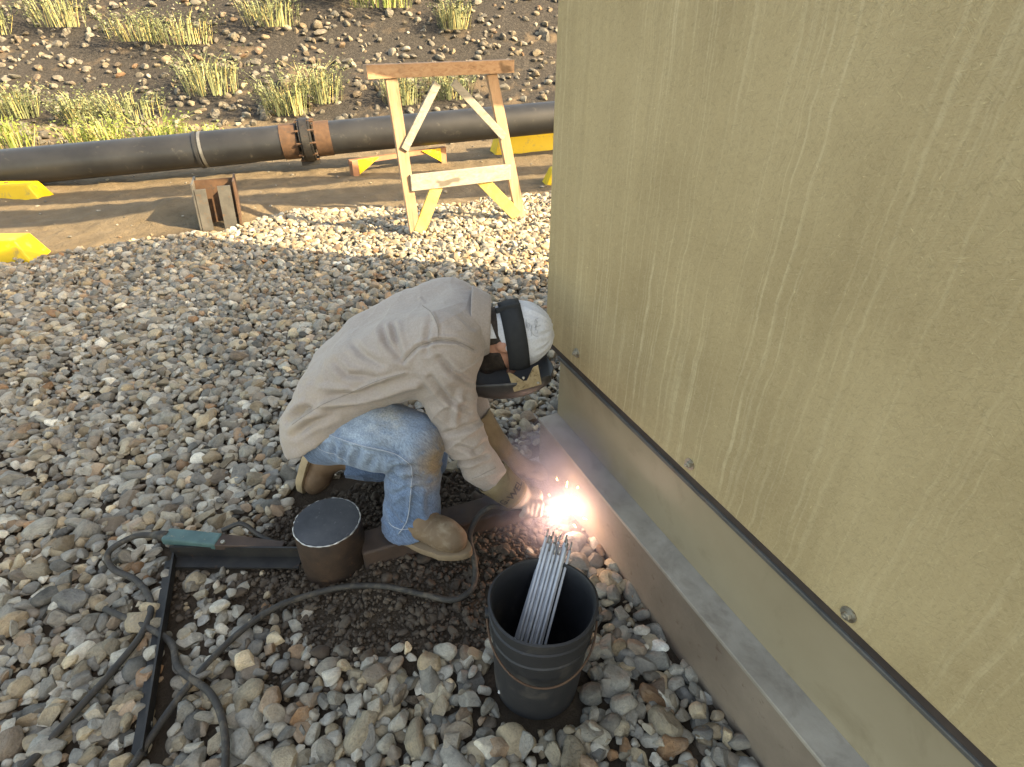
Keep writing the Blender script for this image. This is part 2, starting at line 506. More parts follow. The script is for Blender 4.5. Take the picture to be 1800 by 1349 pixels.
def gh(x, y):
    x = np.asarray(x, float); y = np.asarray(y, float)
    z = .05 * (vnoise(x, y, 1.3) - .5) * sstep(2.2, 4.5, y) + .022 * (vnoise(x, y, .22) - .5) + .010 * (vnoise(x, y, .09) - .5)
    g = gravel_mask(x, y)
    z = z - .006 * g + .012 * (vnoise(x, y, .06) - .5) * (1 - g)
    z += .13 * np.exp(-(((x + 3.0) / .75) ** 2 + ((y - 5.25) / .30) ** 2)) + .05 * np.exp(-(((x + 1.2) / .9) ** 2 + ((y - 6.3) / .2) ** 2))
    z += 3.6 * sstep(9.2, 17.5, y + .35 * (vnoise(x, y, 1.7) - .5)) + .25 * (vnoise(x, y, 2.2) - .5) * sstep(9, 11, y)
    tx = np.clip(((x + .50) * .68 + (y - 1.262) * .273) / .537, .12, .85)          # soil banked along the square tube
    z += .030 * np.exp(-(((x + .50 - .68 * tx) ** 2 + (y - 1.262 - .273 * tx) ** 2) / .10 ** 2)) * (.6 + .8 * (vnoise(x, y, .11) - .2))
    return z

def ghf(x, y): return float(gh(np.array([x]), np.array([y]))[0])

def proj(p):
    c, s = math.cos(PITCH), math.sin(PITCH)
    dz = p[..., 2] - CAM_H
    dep = p[..., 1] * c - dz * s
    dd = np.maximum(dep, .05)
    return p[..., 0] / dd / (900 / 990), (p[..., 1] * s + dz * c) / dd / (674.5 / 990), dep

# ---- ground: one sheet out to the horizon, fine near the camera
gx = np.concatenate([-np.geomspace(180, 6.2, 40), np.linspace(-6, 2.6, 310), np.geomspace(2.75, 180, 40)])
gy = np.concatenate([-np.geomspace(120, .4, 24), np.linspace(.2, 7.2, 260), np.linspace(7.26, 20, 110), np.geomspace(20.5, 260, 36)])
GX, GY = np.meshgrid(gx, gy, indexing='ij')
GZ = gh(GX, GY)
V = np.stack([GX, GY, GZ], -1).reshape(-1, 3)
ni, nj = len(gx), len(gy)
ii, jj = np.meshgrid(np.arange(ni - 1), np.arange(nj - 1), indexing='ij')
Q = np.stack([ii * nj + jj, (ii + 1) * nj + jj, (ii + 1) * nj + jj + 1, ii * nj + jj + 1], -1).reshape(-1, 4)
me = np_mesh(V, Q)
zone = np.zeros((len(V), 4), np.float32)
vx, vy = V[:, 0], V[:, 1]
e = np.interp(vx, EDGE_X, EDGE_Y)
zone[:, 0] = sstep(-.15, .10, vy - e + .2 * (vnoise(vx, vy, .5) - .5))                                   # sand beyond the gravel
zone[:, 1] = sstep(8.0, 8.6, vy - .1 * vx * (vx < 0) * -.9 + .9 * (vnoise(vx, vy, .8) - .5) - 1.0)       # dark shale behind the pipe
zone[:, 3] = 1
at = me.color_attributes.new('zone', 'FLOAT_COLOR', 'POINT'); at.data.foreach_set('color', zone.ravel())

m, nt, bs = new_mat('ground_soil')
v = coords(nt)
za = N(nt, 'ShaderNodeVertexColor', layer_name='zone'); sep = nt.nodes.new('ShaderNodeSeparateColor'); nt.links.new(za.outputs[0], sep.inputs[0])
dirt = ramp(nt, noise(nt, v, 7, 8, .65), [(.25, (.038, .028, .020)), (.55, (.070, .051, .036)), (.8, (.115, .088, .063))])
sand = ramp(nt, noise(nt, v, 5, 8, .65), [(.25, (.112, .085, .055)), (.55, (.160, .124, .082)), (.8, (.21, .165, .112))])
sand = mix(nt, ramp(nt, noise(nt, v, 60, 3, .6), [(.60, (0, 0, 0)), (.70, (1, 1, 1))]), sand, (.15, .112, .075))
shale = ramp(nt, noise(nt, v, 24, 6, .7), [(.3, (.020, .018, .017)), (.55, (.045, .041, .037)), (.75, (.10, .088, .075))])
shale = mix(nt, ramp(nt, noise(nt, v, 1.1, 4, .6), [(.56, (0, 0, 0)), (.66, (1, 1, 1))]), shale, (.12, .09, .062))
c = mix(nt, sep.outputs[0], dirt, sand)
c = mix(nt, sep.outputs[1], c, shale)
nt.links.new(c, bs.inputs['Base Color']); bs.inputs['Roughness'].default_value = .95; bs.inputs['Specular IOR Level'].default_value = .2
b1 = bump(nt, bs, noise(nt, v, 28, 8, .7), .8, .03)
bump(nt, bs, noise(nt, v, 140, 4, .6), .5, .006, b1)
ground = link('ground', me, m); tag(ground, kind='structure')

# ---- gravel
def ico(sub):
    bm = bmesh.new(); bmesh.ops.create_icosphere(bm, subdivisions=sub, radius=1.0)
    V = np.array([v.co[:] for v in bm.verts]); Fc = np.array([[v.index for v in f.verts] for f in bm.faces]); bm.free()
    return V, Fc
ICO = {1: ico(1), 2: ico(2), 3: ico(3)}
def stone_shape(sub, r, ncut=(9, 15), dmin=.46):
    V = ICO[sub][0].copy()
    for _ in range(r.integers(*ncut)):
        n = r.normal(size=3); n /= np.linalg.norm(n); d = r.uniform(dmin, .92)
        t = V @ n - d; mk = t > 0
        V[mk] -= np.outer(t[mk] * .97, n)
    V += .035 * np.sin(V[:, [1, 2, 0]] * r.uniform(2, 5, 3) + r.uniform(0, 6, 3))
    return V
SH = {1: [stone_shape(1, rng, (3, 6), .7) for _ in range(28)], 2: [stone_shape(2, rng) for _ in range(28)], 3: [stone_shape(3, rng) for _ in range(28)]}

def poisson(x0, x1, y0, y1, rmin, keep, tries=0, jit=.42):
    """tight irregular packing: a jittered close-packed layout"""
    nx = int((x1 - x0) / rmin) + 1; ny = int((y1 - y0) / (rmin * .866)) + 1
    i, j = np.meshgrid(np.arange(nx), np.arange(ny), indexing='ij')
    pts = np.stack([x0 + (i + .5 * (j % 2)) * rmin, y0 + j * rmin * .866], -1).reshape(-1, 2).astype(float)
    pts += rng.uniform(-jit, jit, pts.shape) * rmin
    return pts[keep(pts)]

def keep_view(pts):
    P = np.concatenate([pts, np.zeros((len(pts), 1))], 1)
    u, v, d = proj(P)
    vis = (d > .1) & (np.abs(u) < 1.0 + .5 / np.maximum(d, .3)) & (v > -1.0 - .35) & (v < 1.2)
    wall = pts @ W_N
    return vis & ((wall < .82) | (pts[:, 1] > 1.9 + .455 * (pts[:, 0] - .13)))

def kg(thr_lo, thr_hi):
    def f(pts):
        g = gravel_mask(pts[:, 0], pts[:, 1])
        return keep_view(pts) & (rng.random(len(pts)) < sstep(thr_lo, thr_hi, g))
    return f

PAL = np.array([(.27, .26, .245), (.33, .315, .29), (.22, .215, .21), (.40, .38, .34), (.36, .31, .24), (.30, .235, .165), (.165, .165, .16),
                (.47, .44, .39), (.34, .24, .17), (.235, .19, .155), (.42, .345, .25), (.27, .268, .255), (.56, .53, .48), (.31, .18, .105), (.30, .27, .235)])
PW = np.array([11, 12, 8, 9, 11, 8, 6, 7, 4, 6, 9, 6, 3.4, 1.8, 10]); PW = PW / PW.sum()

def rot_mats(n, tilt):
    yaw = rng.uniform(0, 2 * np.pi, n); ax = rng.uniform(0, 2 * np.pi, n); tl = np.abs(rng.normal(0, tilt, n))
    c, s = np.cos(yaw), np.sin(yaw); Z = np.zeros(n); O = np.ones(n)
    A = np.stack([np.stack([c, -s, Z], -1), np.stack([s, c, Z], -1), np.stack([Z, Z, O], -1)], 1)
    k = np.stack([np.cos(ax), np.sin(ax), Z], -1)
    K = np.zeros((n, 3, 3)); K[:, 0, 2] = k[:, 1]; K[:, 1, 2] = -k[:, 0]; K[:, 2, 0] = -k[:, 1]; K[:, 2, 1] = k[:, 0]
    Rm = np.eye(3)[None] + np.sin(tl)[:, None, None] * K + (1 - np.cos(tl))[:, None, None] * (K @ K)
    return Rm @ A

def stones_from(P, size, zoff, tilt=.45):
    n = len(P)
    s = size * np.clip(np.exp(rng.normal(0, .30, n)), .5, 2.1)
    sc = np.stack([s * rng.uniform(1.05, 1.45, n), s * rng.uniform(.85, 1.1, n), s * rng.uniform(.55, .85, n)], -1)
    z = gh(P[:, 0], P[:, 1]) + zoff + rng.uniform(-.008, .010, n) + sc[:, 2] * .45
    col = np.array((.82, .80, .735)) * PAL[rng.choice(len(PAL), n, p=PW)] * np.exp(rng.normal(0, .24, (n, 1)))
    return dict(p=np.concatenate([P, z[:, None]], 1), sc=sc, R=rot_mats(n, tilt), col=np.clip(col, .03, .7), var=rng.integers(0, 28, n))

def cat(ds): return {k: np.concatenate([d[k] for d in ds]) for k in ds[0]}
def pick(d, mk): return {k: v[mk] for k, v in d.items()}

def join_stones(d, sub):
    Vs = np.stack(SH[sub]); Fc = ICO[sub][1]; nv = Vs.shape[1]
    L = Vs[d['var']] * d['sc'][:, None, :]
    Wd = np.einsum('nij,nvj->nvi', d['R'], L) + d['p'][:, None, :]
    n = len(d['p'])
    Fa = (Fc[None] + (np.arange(n) * nv)[:, None, None]).reshape(-1, 3)
    col = np.ones((n, nv, 4), np.float32); col[:, :, :3] = d['col'][:, None, :]
    return Wd.reshape(-1, 3), Fa, col.reshape(-1, 4)

top = stones_from(poisson(-6.6, 3.2, .2, 6.4, .0405, kg(.22, .70)), .0217, .011, .60)
low = stones_from(poisson(-6.6, 3.2, .2, 6.4, .050, kg(.10, .45)), .0235, -.005)
sml = stones_from(poisson(-4.5, 2.5, .2, 3.6, .052, kg(.05, .35)), .012, .006, .8)
low3 = stones_from(poisson(-5.5, 2.5, 4.2, 8.6, .15, lambda p: keep_view(p) & (rng.random(len(p)) < .22)), .013, -.006)
low3['col'] *= .7
allst = cat([top, low, sml, low3])
u_, v_, dep_ = proj(allst['p'])
inview = (np.abs(u_) < 1) & (np.abs(v_) < 1)
app = np.where(inview & (np.arange(len(u_)) < len(top['p'])), allst['sc'][:, 0] / dep_, 0)
FOOT = [((.066, .855), (.066, .855), .125), ((-.594, 1.265), (-.594, 1.265), .115), ((-.50, 1.262), (.18, 1.535), .062), ((-.425, 1.335), (-.15, 1.21), .055),
        ((-.335, 1.665), (-.62, 1.625), .075), ((-.80, 1.58), (-.70, 1.62), .05), ((-1.13, 1.245), (-.70, 1.245), .024), ((-1.10, 1.25), (-.885, .66), .014), ((.06, 1.60), (.10, 1.60), .05),
        ((-1.17, 1.30), (-.75, 1.27), .020), ((.16, 1.42), (.20, 1.46), .05)]
hide = np.zeros(len(allst['p']), bool)                       # no stone stands inside the things set down on the gravel
for a_, b_, r_ in FOOT:
    a_ = np.array(a_); b_ = np.array(b_); ab = b_ - a_; q = allst['p'][:, :2] - a_
    t = np.clip(q @ ab / (ab @ ab + 1e-9), 0, 1)
    hide |= np.linalg.norm(q - t[:, None] * ab, axis=1) < r_ + allst['sc'][:, 0] * .55
app[hide] = 0
order = np.argsort(-app); big = order[:300]
mk = np.ones(len(u_), bool); mk[big] = False; mk &= ~hide
rest = pick(allst, mk); _, _, dr = proj(rest['p'])

def stone_mat(name, obj_color):
    m, nt, bs = new_mat(name)
    v = coords(nt)
    if obj_color:
        oi = nt.nodes.new('ShaderNodeObjectInfo'); base = oi.outputs['Color']; sc = 1.1
        rv = nt.nodes.new('ShaderNodeVectorMath'); rv.operation = 'ADD'; nt.links.new(v, rv.inputs[0])
        mm = math_n(nt, 'MULTIPLY', oi.outputs['Random'], 37.0); nt.links.new(mm, rv.inputs[1]); v = rv.outputs[0]
    else:
        base = N(nt, 'ShaderNodeVertexColor', layer_name='tint').outputs[0]; sc = 34
    n1 = noise(nt, v, sc, 6, .65, .3); n2 = noise(nt, v, sc * 6, 4, .7)
    f = ramp(nt, n1, [(.28, (.62, .60, .58)), (.5, (1, 1, 1)), (.75, (1.28, 1.25, 1.2))])
    c = mix(nt, 1.0, base, f, 'MULTIPLY')
    f2 = ramp(nt, n2, [(.30, (.72, .72, .73)), (.5, (1, 1, 1)), (.72, (1.25, 1.23, 1.2))])
    c = mix(nt, .8, c, f2, 'MULTIPLY')
    dust = ramp(nt, noise(nt, v, sc * .55, 4, .6), [(.5, (0, 0, 0)), (.75, (.55, .55, .55))])
    c = mix(nt, dust, c, (.33, .285, .225))
    nt.links.new(c, bs.inputs['Base Color']); bs.inputs['Roughness'].default_value = .82; bs.inputs['Specular IOR Level'].default_value = .3
    b1 = bump(nt, bs, n1, .35, .010 if not obj_color else .3)
    bump(nt, bs, n2, .35, .002 if not obj_color else .06, b1)
    return m
M['stone'] = stone_mat('river_rock', False); M['stone_obj'] = stone_mat('river_rock_near', True)

bed = empty('gravel_bed', (-1, 2, 0)); tag(bed, kind='structure')
parts_ = []
isl = np.concatenate([np.zeros(len(top['p']), bool), np.ones(len(allst['p']) - len(top['p']), bool)])[mk]
for sub, mk2 in ((3, dr < 1.7), (2, (dr >= 1.7) & ~(isl & (dr > 3.2))), (1, isl & (dr > 3.2))):
    Wd, Fa, cc = join_stones(pick(rest, mk2), sub); parts_.append((Wd, Fa, cc))
Va = np.concatenate([p[0] for p in parts_]); offs = np.cumsum([0] + [len(q[0]) for q in parts_]); Fa = np.concatenate([q[1] + offs[i] for i, q in enumerate(parts_)]); Ca = np.concatenate([p[2] for p in parts_])
me = np_mesh(Va, Fa); a = me.color_attributes.new('tint', 'FLOAT_COLOR', 'POINT'); a.data.foreach_set('color', Ca.ravel())
me.set_sharp_from_angle(angle=R(36))
gv = link('gravel', me, M['stone'], bed); tag(gv, kind='stuff')
smesh = []
for i in range(28):
    me = np_mesh(SH[3][i], ICO[3][1]); me.materials.append(M['stone_obj']); me.set_sharp_from_angle(angle=R(36)); smesh.append(me)
for i in big:
    o = bpy.data.objects.new('stone', smesh[allst['var'][i]])
    o.parent = bed; o.matrix_parent_inverse = bed.matrix_world.inverted()
    mw = Matrix.Translation(Vector(allst['p'][i])) @ Matrix(allst['R'][i].tolist()).to_4x4() @ Matrix.Diagonal((*allst['sc'][i], 1))
    o.matrix_basis = mw
    o.color = (*allst['col'][i], 1)
    COL.objects.link(o)

# ---- dark rubble on the berm behind the pipe
rb = rng.uniform((-17, 8.6), (3, 17.5), (5200, 2)); rb = rb[keep_view(rb) | (rb[:, 0] > -99)]
rd = stones_from(rb, .055, -.01, .7); rd['col'] = rd['col'] * .38 + .01
Wd, Fa, cc = join_stones(rd, 2); me = np_mesh(Wd, Fa); a = me.color_attributes.new('tint', 'FLOAT_COLOR', 'POINT'); a.data.foreach_set('color', cc.ravel()); me.set_sharp_from_angle(angle=R(36))
rub = link('berm_rubble', me, M['stone']); tag(rub, 'dark broken rubble on the berm behind the pipeline', 'rubble', kind='stuff')

# ---- crumbled soil where the gravel was dug away
def kd(pts):
    g = gravel_mask(pts[:, 0], pts[:, 1]); e = np.interp(pts[:, 0], EDGE_X, EDGE_Y)
    return keep_view(pts) & (pts[:, 1] < np.minimum(e, 2.4)) & (rng.random(len(pts)) < sstep(.75, .3, g))
d1 = stones_from(poisson(-2, .7, .3, 2.4, .030, kd), .013, -.004, .8)
d2 = stones_from(poisson(-2, .7, .3, 2.4, .016, kd), .006, .001, .8)
Wd, Fa, cc = join_stones(d1, 2); W2, F2_, _ = join_stones(d2, 1); Fa = np.concatenate([Fa, F2_ + len(Wd)]); Wd = np.concatenate([Wd, W2])
clods = link('soil_crumbs', np_mesh(Wd, Fa), M['clod']); tag(clods, 'brown soil crumbs around the steel post and tube', 'soil', kind='stuff')

# ================================================================== SHELTER
S_ORG = Vector((.134, 1.871, 0))
shelter = empty('equipment_shelter', S_ORG)
shelter.rotation_euler = (0, 0, math.atan2(-.910, .414))
bpy.context.view_layer.update()
tag(shelter, 'tan fibreglass equipment shelter with streaked wall on a steel skid', 'building')
def loc(o): o.matrix_parent_inverse = Matrix.Identity(4); return o
def lbox(name, x0, x1, y0, y1, z0, z1, mat, parent=None, bevel=.0):
    o = MB().box((x0, y0, z0), (x1 - x0, 0, 0), (0, y1 - y0, 0), (0, 0, z1 - z0)).build(name, mat, shelter, bevel=bevel)
    loc(o)
    if parent is not None:
        o.parent = parent
    return o

# fibreglass: chopped strands, blotches, pale trails of dried drips
m, nt, bs = new_mat('fibreglass_tan')
v = coords(nt)
tcn = nt.nodes.new('ShaderNodeTexCoord'); sx = nt.nodes.new('ShaderNodeSeparateXYZ'); nt.links.new(tcn.outputs['Object'], sx.inputs[0])
base = ramp(nt, noise(nt, coords(nt, (1, 1, .7)), 2.7, 3, .5), [(.34, (0.323, 0.238, 0.123)), (.5, (0.408, 0.308, 0.164)), (.7, (0.476, 0.365, 0.201))])
base = mix(nt, .35, base, ramp(nt, noise(nt, coords(nt, (1, 1, .35)), 5, 4, .6), [(.3, (0.312, 0.229, 0.118)), (.7, (0.487, 0.377, 0.209))]))
def streaks(xs, zs, dist, lo, hi, seedrot):
    wob = noise(nt, coords(nt, (1.5, 1, 5.0)), 1.6, 3, .5)
    cb = nt.nodes.new('ShaderNodeCombineXYZ')
    xx = math_n(nt, 'ADD', math_n(nt, 'MULTIPLY', sx.outputs[0], xs), math_n(nt, 'MULTIPLY', wob, dist))
    nt.links.new(math_n(nt, 'ADD', xx, seedrot), cb.inputs[0]); nt.links.new(math_n(nt, 'MULTIPLY', sx.outputs[2], zs), cb.inputs[2])
    n = noise(nt, cb.outputs[0], 1.0, 2, .5)
    return ramp(nt, n, [(lo, (0, 0, 0)), (hi, (1, 1, 1))])
gate = ramp(nt, noise(nt, coords(nt, (2.2, 1, .25)), 1.7, 2, .5), [(.36, (.08, .08, .08)), (.56, (1, 1, 1))])
st = math_n(nt, 'MULTIPLY', math_n(nt, 'MAXIMUM', streaks(74, .9, 2.4, .58, .67, 3.0), math_n(nt, 'MULTIPLY', streaks(130, .8, 3.6, .56, .67, 31.0), .8)), gate)
fade = math_n(nt, 'MULTIPLY', st, ramp(nt, noise(nt, v, 26, 4, .7), [(.3, (.25, .25, .25)), (.6, (1, 1, 1))]))
base = mix(nt, math_n(nt, 'MULTIPLY', fade, .52), base, (0.623, 0.513, 0.322))
dk = math_n(nt, 'MULTIPLY', streaks(22, .5, .9, .56, .70, 77.0), .16)
base = mix(nt, dk, base, (0.249, 0.186, 0.096))
fib_v = coords(nt, (1, 1, 1))
vor = []
for ang, sc in ((.35, 1.0), (-.65, 1.13), (1.25, .9)):
    vv = coords(nt, (60 * sc, 60, 260 * sc), rot=(0, ang, 0))
    vor.append(noise(nt, vv, 1.0, 2, .5, 1.6))
fib = math_n(nt, 'MAXIMUM', math_n(nt, 'MAXIMUM', vor[0], vor[1]), vor[2])
base = mix(nt, ramp(nt, fib, [(.57, (0, 0, 0)), (.72, (.24, .24, .24))]), base, (0.567, 0.447, 0.262))
fmin = math_n(nt, 'MINIMUM', math_n(nt, 'MINIMUM', vor[0], vor[1]), vor[2])
base = mix(nt, ramp(nt, fmin, [(.28, (.28, .28, .28)), (.42, (0, 0, 0))]), base, (.15, .12, .06))
spark = ramp(nt, fib, [(.74, (0, 0, 0)), (.78, (.45, .45, .45))])
base = mix(nt, spark, base, (0.748, 0.601, 0.342))
nt.links.new(base, bs.inputs['Base Color'])
bs.inputs['Roughness'].default_value = .72; bs.inputs['Specular IOR Level'].default_value = .3
b1 = bump(nt, bs, fib, .55, .003)
bump(nt, bs, noise(nt, v, 420, 3, .6), .25, .0012, b1)
M['frp'] = m
M['trim'] = simple('tan_painted_steel', (.255, .205, .130), (.315, .258, .17), 2.2, .48, .10, 30, .002, 0, (.21, .165, .10), 6, (.55, .8), .6)
M['flange'] = simple('dusty_flange', (.25, .22, .18), (.36, .32, .265), 9, .8, .35, 70, .002, 0, (.17, .14, .11), 11, (.50, .80))
M['plinth'] = simple('skid_face', (.165, .128, .096), (.245, .195, .148), 5, .75, .35, 60, .003, 0, (.12, .08, .055), 30, (.62, .72))

ZT = 3.10
lbox('wall_panel', 0, 6.2, -.009, .045, .532, ZT, M['frp'], bevel=.004)
lbox('end_wall', .004, .054, .046, 2.60, .532, ZT - .003, M['frp'])
lbox('back_wall', .004, 6.2, 2.601, 2.65, .532, ZT - .003, M['frp'])
lbox('roof', -.004, 6.2, -.012, 2.655, ZT + .001, ZT + .04, M['frp'])
skid = lbox('skid_beam', .105, 6.2, 0, .010, .2505, .4975, M['trim'])
lbox('top_flange', .100, 6.2, -.012, .020, .498, .510, M['grey_steel'], skid, bevel=.002)
lbox('bottom_flange', .102, 6.2, -.0835, .018, .2375, .2502, M['flange'], skid, bevel=.002)
lbox('floor_pan', .12, 6.2, .022, 2.60, .46, .531, M['gasket'])
lbox('gasket', .02, 6.2, -.006, .040, .5105, .5315, M['gasket'])
lbox('base_face', .112, 6.2, -.0775, .05, -.06, .237, M['plinth'])
lbox('skid_beam', .112, 6.2, 2.45, 2.6, -.06, .46, M['trim'])
lbox('end_beam', .112, .16, .052, 2.44, -.06, .46, M['trim'])
def bolt(s, z):
    c = Vector((s, -.009, z))
    w = MB()
    w.tube([c, c + Vector((0, -.0035, 0))], .0165, 24)
    b = w.build('bolt_washer', M['bolt'], shelter, auto=40); loc(b)
    h = MB(); h.tube([c + Vector((0, -.0035, 0)), c + Vector((0, -.0125, 0))], .0095, 6)
    h.tube([c + Vector((0, -.0125, 0)), c + Vector((0, -.017, 0))], .0045, 10)
    hb = h.build('bolt_head', M['bolt'], shelter, bevel=.0008); loc(hb); hb.parent = b
for s, z in ((.229, .589), (.822, .566), (1.303, .560), (1.86, .57)): bolt(s, z)

# ================================================================== PIPELINE BEHIND
PD = Vector((2.71, .69, .13)).normalized(); PA = Vector((-5.36, 6.17, .205))
def ppt(x): return PA + PD * ((x - PA.x) / PD.x)
pipe = empty('black_pipeline', ppt(-3) - Vector((0, 0, .2)))
tag(pipe, 'long thick black plastic pipeline lying across the sandy ground behind the gravel', 'pipe')
MB().tube([ppt(-14), ppt(-2.44)], .18, 40).build('pipe_section', M['hdpe'], pipe, auto=40)
MB().tube([ppt(-2.26), ppt(6)], .18, 40).build('pipe_section', M['hdpe'], pipe, auto=40)
def ring(x, r, w, n=40): return MB().tube([ppt(x) - PD * w / 2, ppt(x) + PD * w / 2], r, n)
band = ring(-3.42, .187, .03).build('steel_band', M['pipe_band'], pipe, auto=40)
ring(-3.47, .192, .03).build('weld_bead', M['hdpe'], band, auto=40)
MB().tube([ppt(-3.40), ppt(-3.02), ppt(-2.9)], [.186, .186, .181], 40, False).build('pipe_sleeve', M['hdpe'], pipe, auto=40)
cpl = ring(-2.35, .235, .085).build('coupling', M['black_steel'], pipe, auto=40)
for x in (-2.405, -2.295):
    ring(x, .222, .018).build('clamp_rim', M['black_steel'], cpl, auto=40)
for x in (-2.53, -2.17):
    ring(x, .188, .17).build('rusty_sleeve', M['rust'], pipe, auto=40)
mb = MB(); sideP = PD.cross(Vector((0, 0, 1))).normalized()
for x in (-2.35,):
    for sgn in (1, -1):
        mb2 = MB()
        cc_ = ppt(x) + Vector((0, 0, -.225)) + sideP * .05 * sgn
        mb2.box(cc_ - PD * .10 - sideP * .02 - Vector((0, 0, .035)), PD * .20, sideP * .04, Vector((0, 0, .07)))
        mb2.build('clamp_lug', M['black_steel'], cpl, bevel=.004)
for k in range(10):
    a = 2 * math.pi * k / 10
    off = sideP * math.cos(a) * .212 + Vector((0, 0, 1)) * math.sin(a) * .212
    MB().tube([ppt(-2.45) + off, ppt(-2.25) + off], .013, 6).build('flange_bolt', M['rust'], cpl)

# unseen pipes on a rack above the frame, added to cast shadow bands on sand
ND = Vector((-.247, .969, 0)); DD = Vector((.969, .247, 0))
rack = empty('unseen_shadow_rack', ND * 4.0 + DD * 5)
tag(rack, 'unseen overhead pipe rack added to cast shadow bands on the sand', 'pipe rack')
for nn_, z_, r_ in ((3.92, 2.30, .20), (4.22, 2.75, .17), (3.70, 2.75, .08)):
    MB().tube([ND * nn_ + DD * -16 + Vector((0, 0, z_)), ND * nn_ + DD * 16 + Vector((0, 0, z_))], r_, 24).build('unseen_pipe_run', M['hdpe'], rack, auto=40)
for s_ in (-9, 6.5):
    b_ = ND * 4.05 + DD * s_
    MB().beam(b_ + Vector((0, 0, -.1)), b_ + Vector((0, 0, 2.9)), .12, .12, (0, 1, 0)).build('unseen_rack_post', M['black_steel'], rack)

# pile stub standing in the dirt
stub = empty('pile_stub', (-2.57, 4.92, 0)); tag(stub, 'short rusty H section steel pile standing at the gravel edge in front of the pipeline', 'steel pile')
up = Vector((.07, .02, 1)).normalized(); ex = Vector((.93, .36, 0)).normalized(); ey = up.cross(ex).normalized()
o_ = Vector((-2.57, 4.95, -.05)); hh = .44
for sx_ in (-.165, .150):
    MB().box(o_ + ex * sx_ - ey * .16, ex * .016, ey * .30, up * hh).build('flange_plate', M['grey_steel'] if sx_ < 0 else M['rust'], stub, bevel=.002)
MB().box(o_ - ex * .148 - ey * .01, ex * .297, ey * .014, up * hh * .99).build('web_plate', M['rust'], stub)
MB().box(o_ - ex * .145 - ey * .165, ex * .085, ey * .012, up * hh * .9).build('stiffener', M['grey_steel'], stub)
MB().box(o_ + ex * .03 - ey * .165, ex * .10, ey * .012, up * hh * .93).build('stiffener', M['grey_steel'], stub)

# yellow wheel stops
def stop(x, y, ln, ang, h, w, label):
    r = empty('wheel_stop', (x, y, ghf(x, y)))
    r.rotation_euler = (0, 0, ang); bpy.context.view_layer.update()
    tag(r, label, 'wheel stop', 'yellow wheel stops')
    mb = MB(); b = .035
    # right end slopes, body runs to -x
    z0 = -.03
    mb.hexa([(-ln, -w / 2, z0), (0, -w / 2, z0), (0, w / 2, z0), (-ln, w / 2, z0),
             (-ln + .08, -w / 2 + b, h), (-.09, -w / 2 + b, h), (-.09, w / 2 - b, h), (-ln + .08, w / 2 - b, h)])
    o = mb.build('block', M['yellow'], r, bevel=.012); o.matrix_parent_inverse = Matrix.Identity(4)
    for px_ in (-.35, -ln + .35):
        q = MB().tube([(px_, 0, h - .01), (px_, 0, h + .006)], .018, 12).build('anchor_pin', M['rust'], r); q.matrix_parent_inverse = Matrix.Identity(4)
stop(-3.60, 4.16, 1.8, R(4), .165, .26, 'nearest yellow wheel stop at the left end of the gravel edge')
stop(-4.74, 5.86, 1.8, R(2), .135, .24, 'yellow wheel stop lying under the left end of the black pipeline')
stop(1.6, 8.62, 1.95, R(17), .24, .30, 'far yellow wheel stop behind the pipeline and wooden trestle')
stop(1.95, 6.62, 1.62, R(8), .15, .24, 'yellow wheel stop half hidden behind the tan shelter corner')

# wooden trestles
tr = empty('wooden_trestle', (-.4, 4.8, 0)); tag(tr, 'tall bare lumber trestle with grey crossboard standing on sunlit gravel', 'trestle')
FL, FR = Vector((-.81, 4.64, -.02)), Vector((.085, 5.06, -.02)); TL, TR = Vector((-.885, 4.66, 1.16)), Vector((-.165, 5.06, 1.16))
fdir = (FR - FL).normalized(); fn_ = Vector((fdir.y, -fdir.x, 0))
def Lp(z): return FL.lerp(TL, (z + .02) / 1.18)
def Rp(z): return FR.lerp(TR, (z + .02) / 1.18)
MB().beam(FL, TL, .088, .042, fn_).build('leg', M['wood'], tr, bevel=.003)
MB().beam(FR, TR, .088, .042, fn_).build('leg', M['wood'], tr, bevel=.003)
MB().beam(Lp(.43) + fdir * .02 + fn_ * .03, Rp(.43) - fdir * .02 + fn_ * .036, .028, .125).build('crossboard', M['wood_grey'], tr, bevel=.003)
MB().beam(TL + Vector((0, 0, .05)) - fdir * .18, TR + Vector((0, 0, .05)) + fdir * .18, .09, .09).build('top_beam', M['wood_beam'], tr, bevel=.003)
w_ = (Rp(.43) - Lp(.43)).length
def brace(a, b, mat, wd=.075): MB().beam(a, b, .022, wd).build('brace', mat, tr, bevel=.002)
brace(Lp(.03) + fn_ * .012 + fdir * .035, Lp(.40) + fdir * .25 + fn_ * .012, M['yellow_wood'], .10)
brace(Rp(.05) + fn_ * .012 - fdir * .035, Rp(.40) - fdir * .30 + fn_ * .012, M['yellow_wood'], .10)
brace(Lp(.68) + fn_ * .03 + fdir * .01, Lp(1.12) + fdir * .34 + fn_ * .03, M['wood_grey'], .06)
brace(Rp(.70) + fn_ * .03 - fdir * .01, Rp(1.12) - fdir * .34 + fn_ * .03, M['wood_grey'], .06)

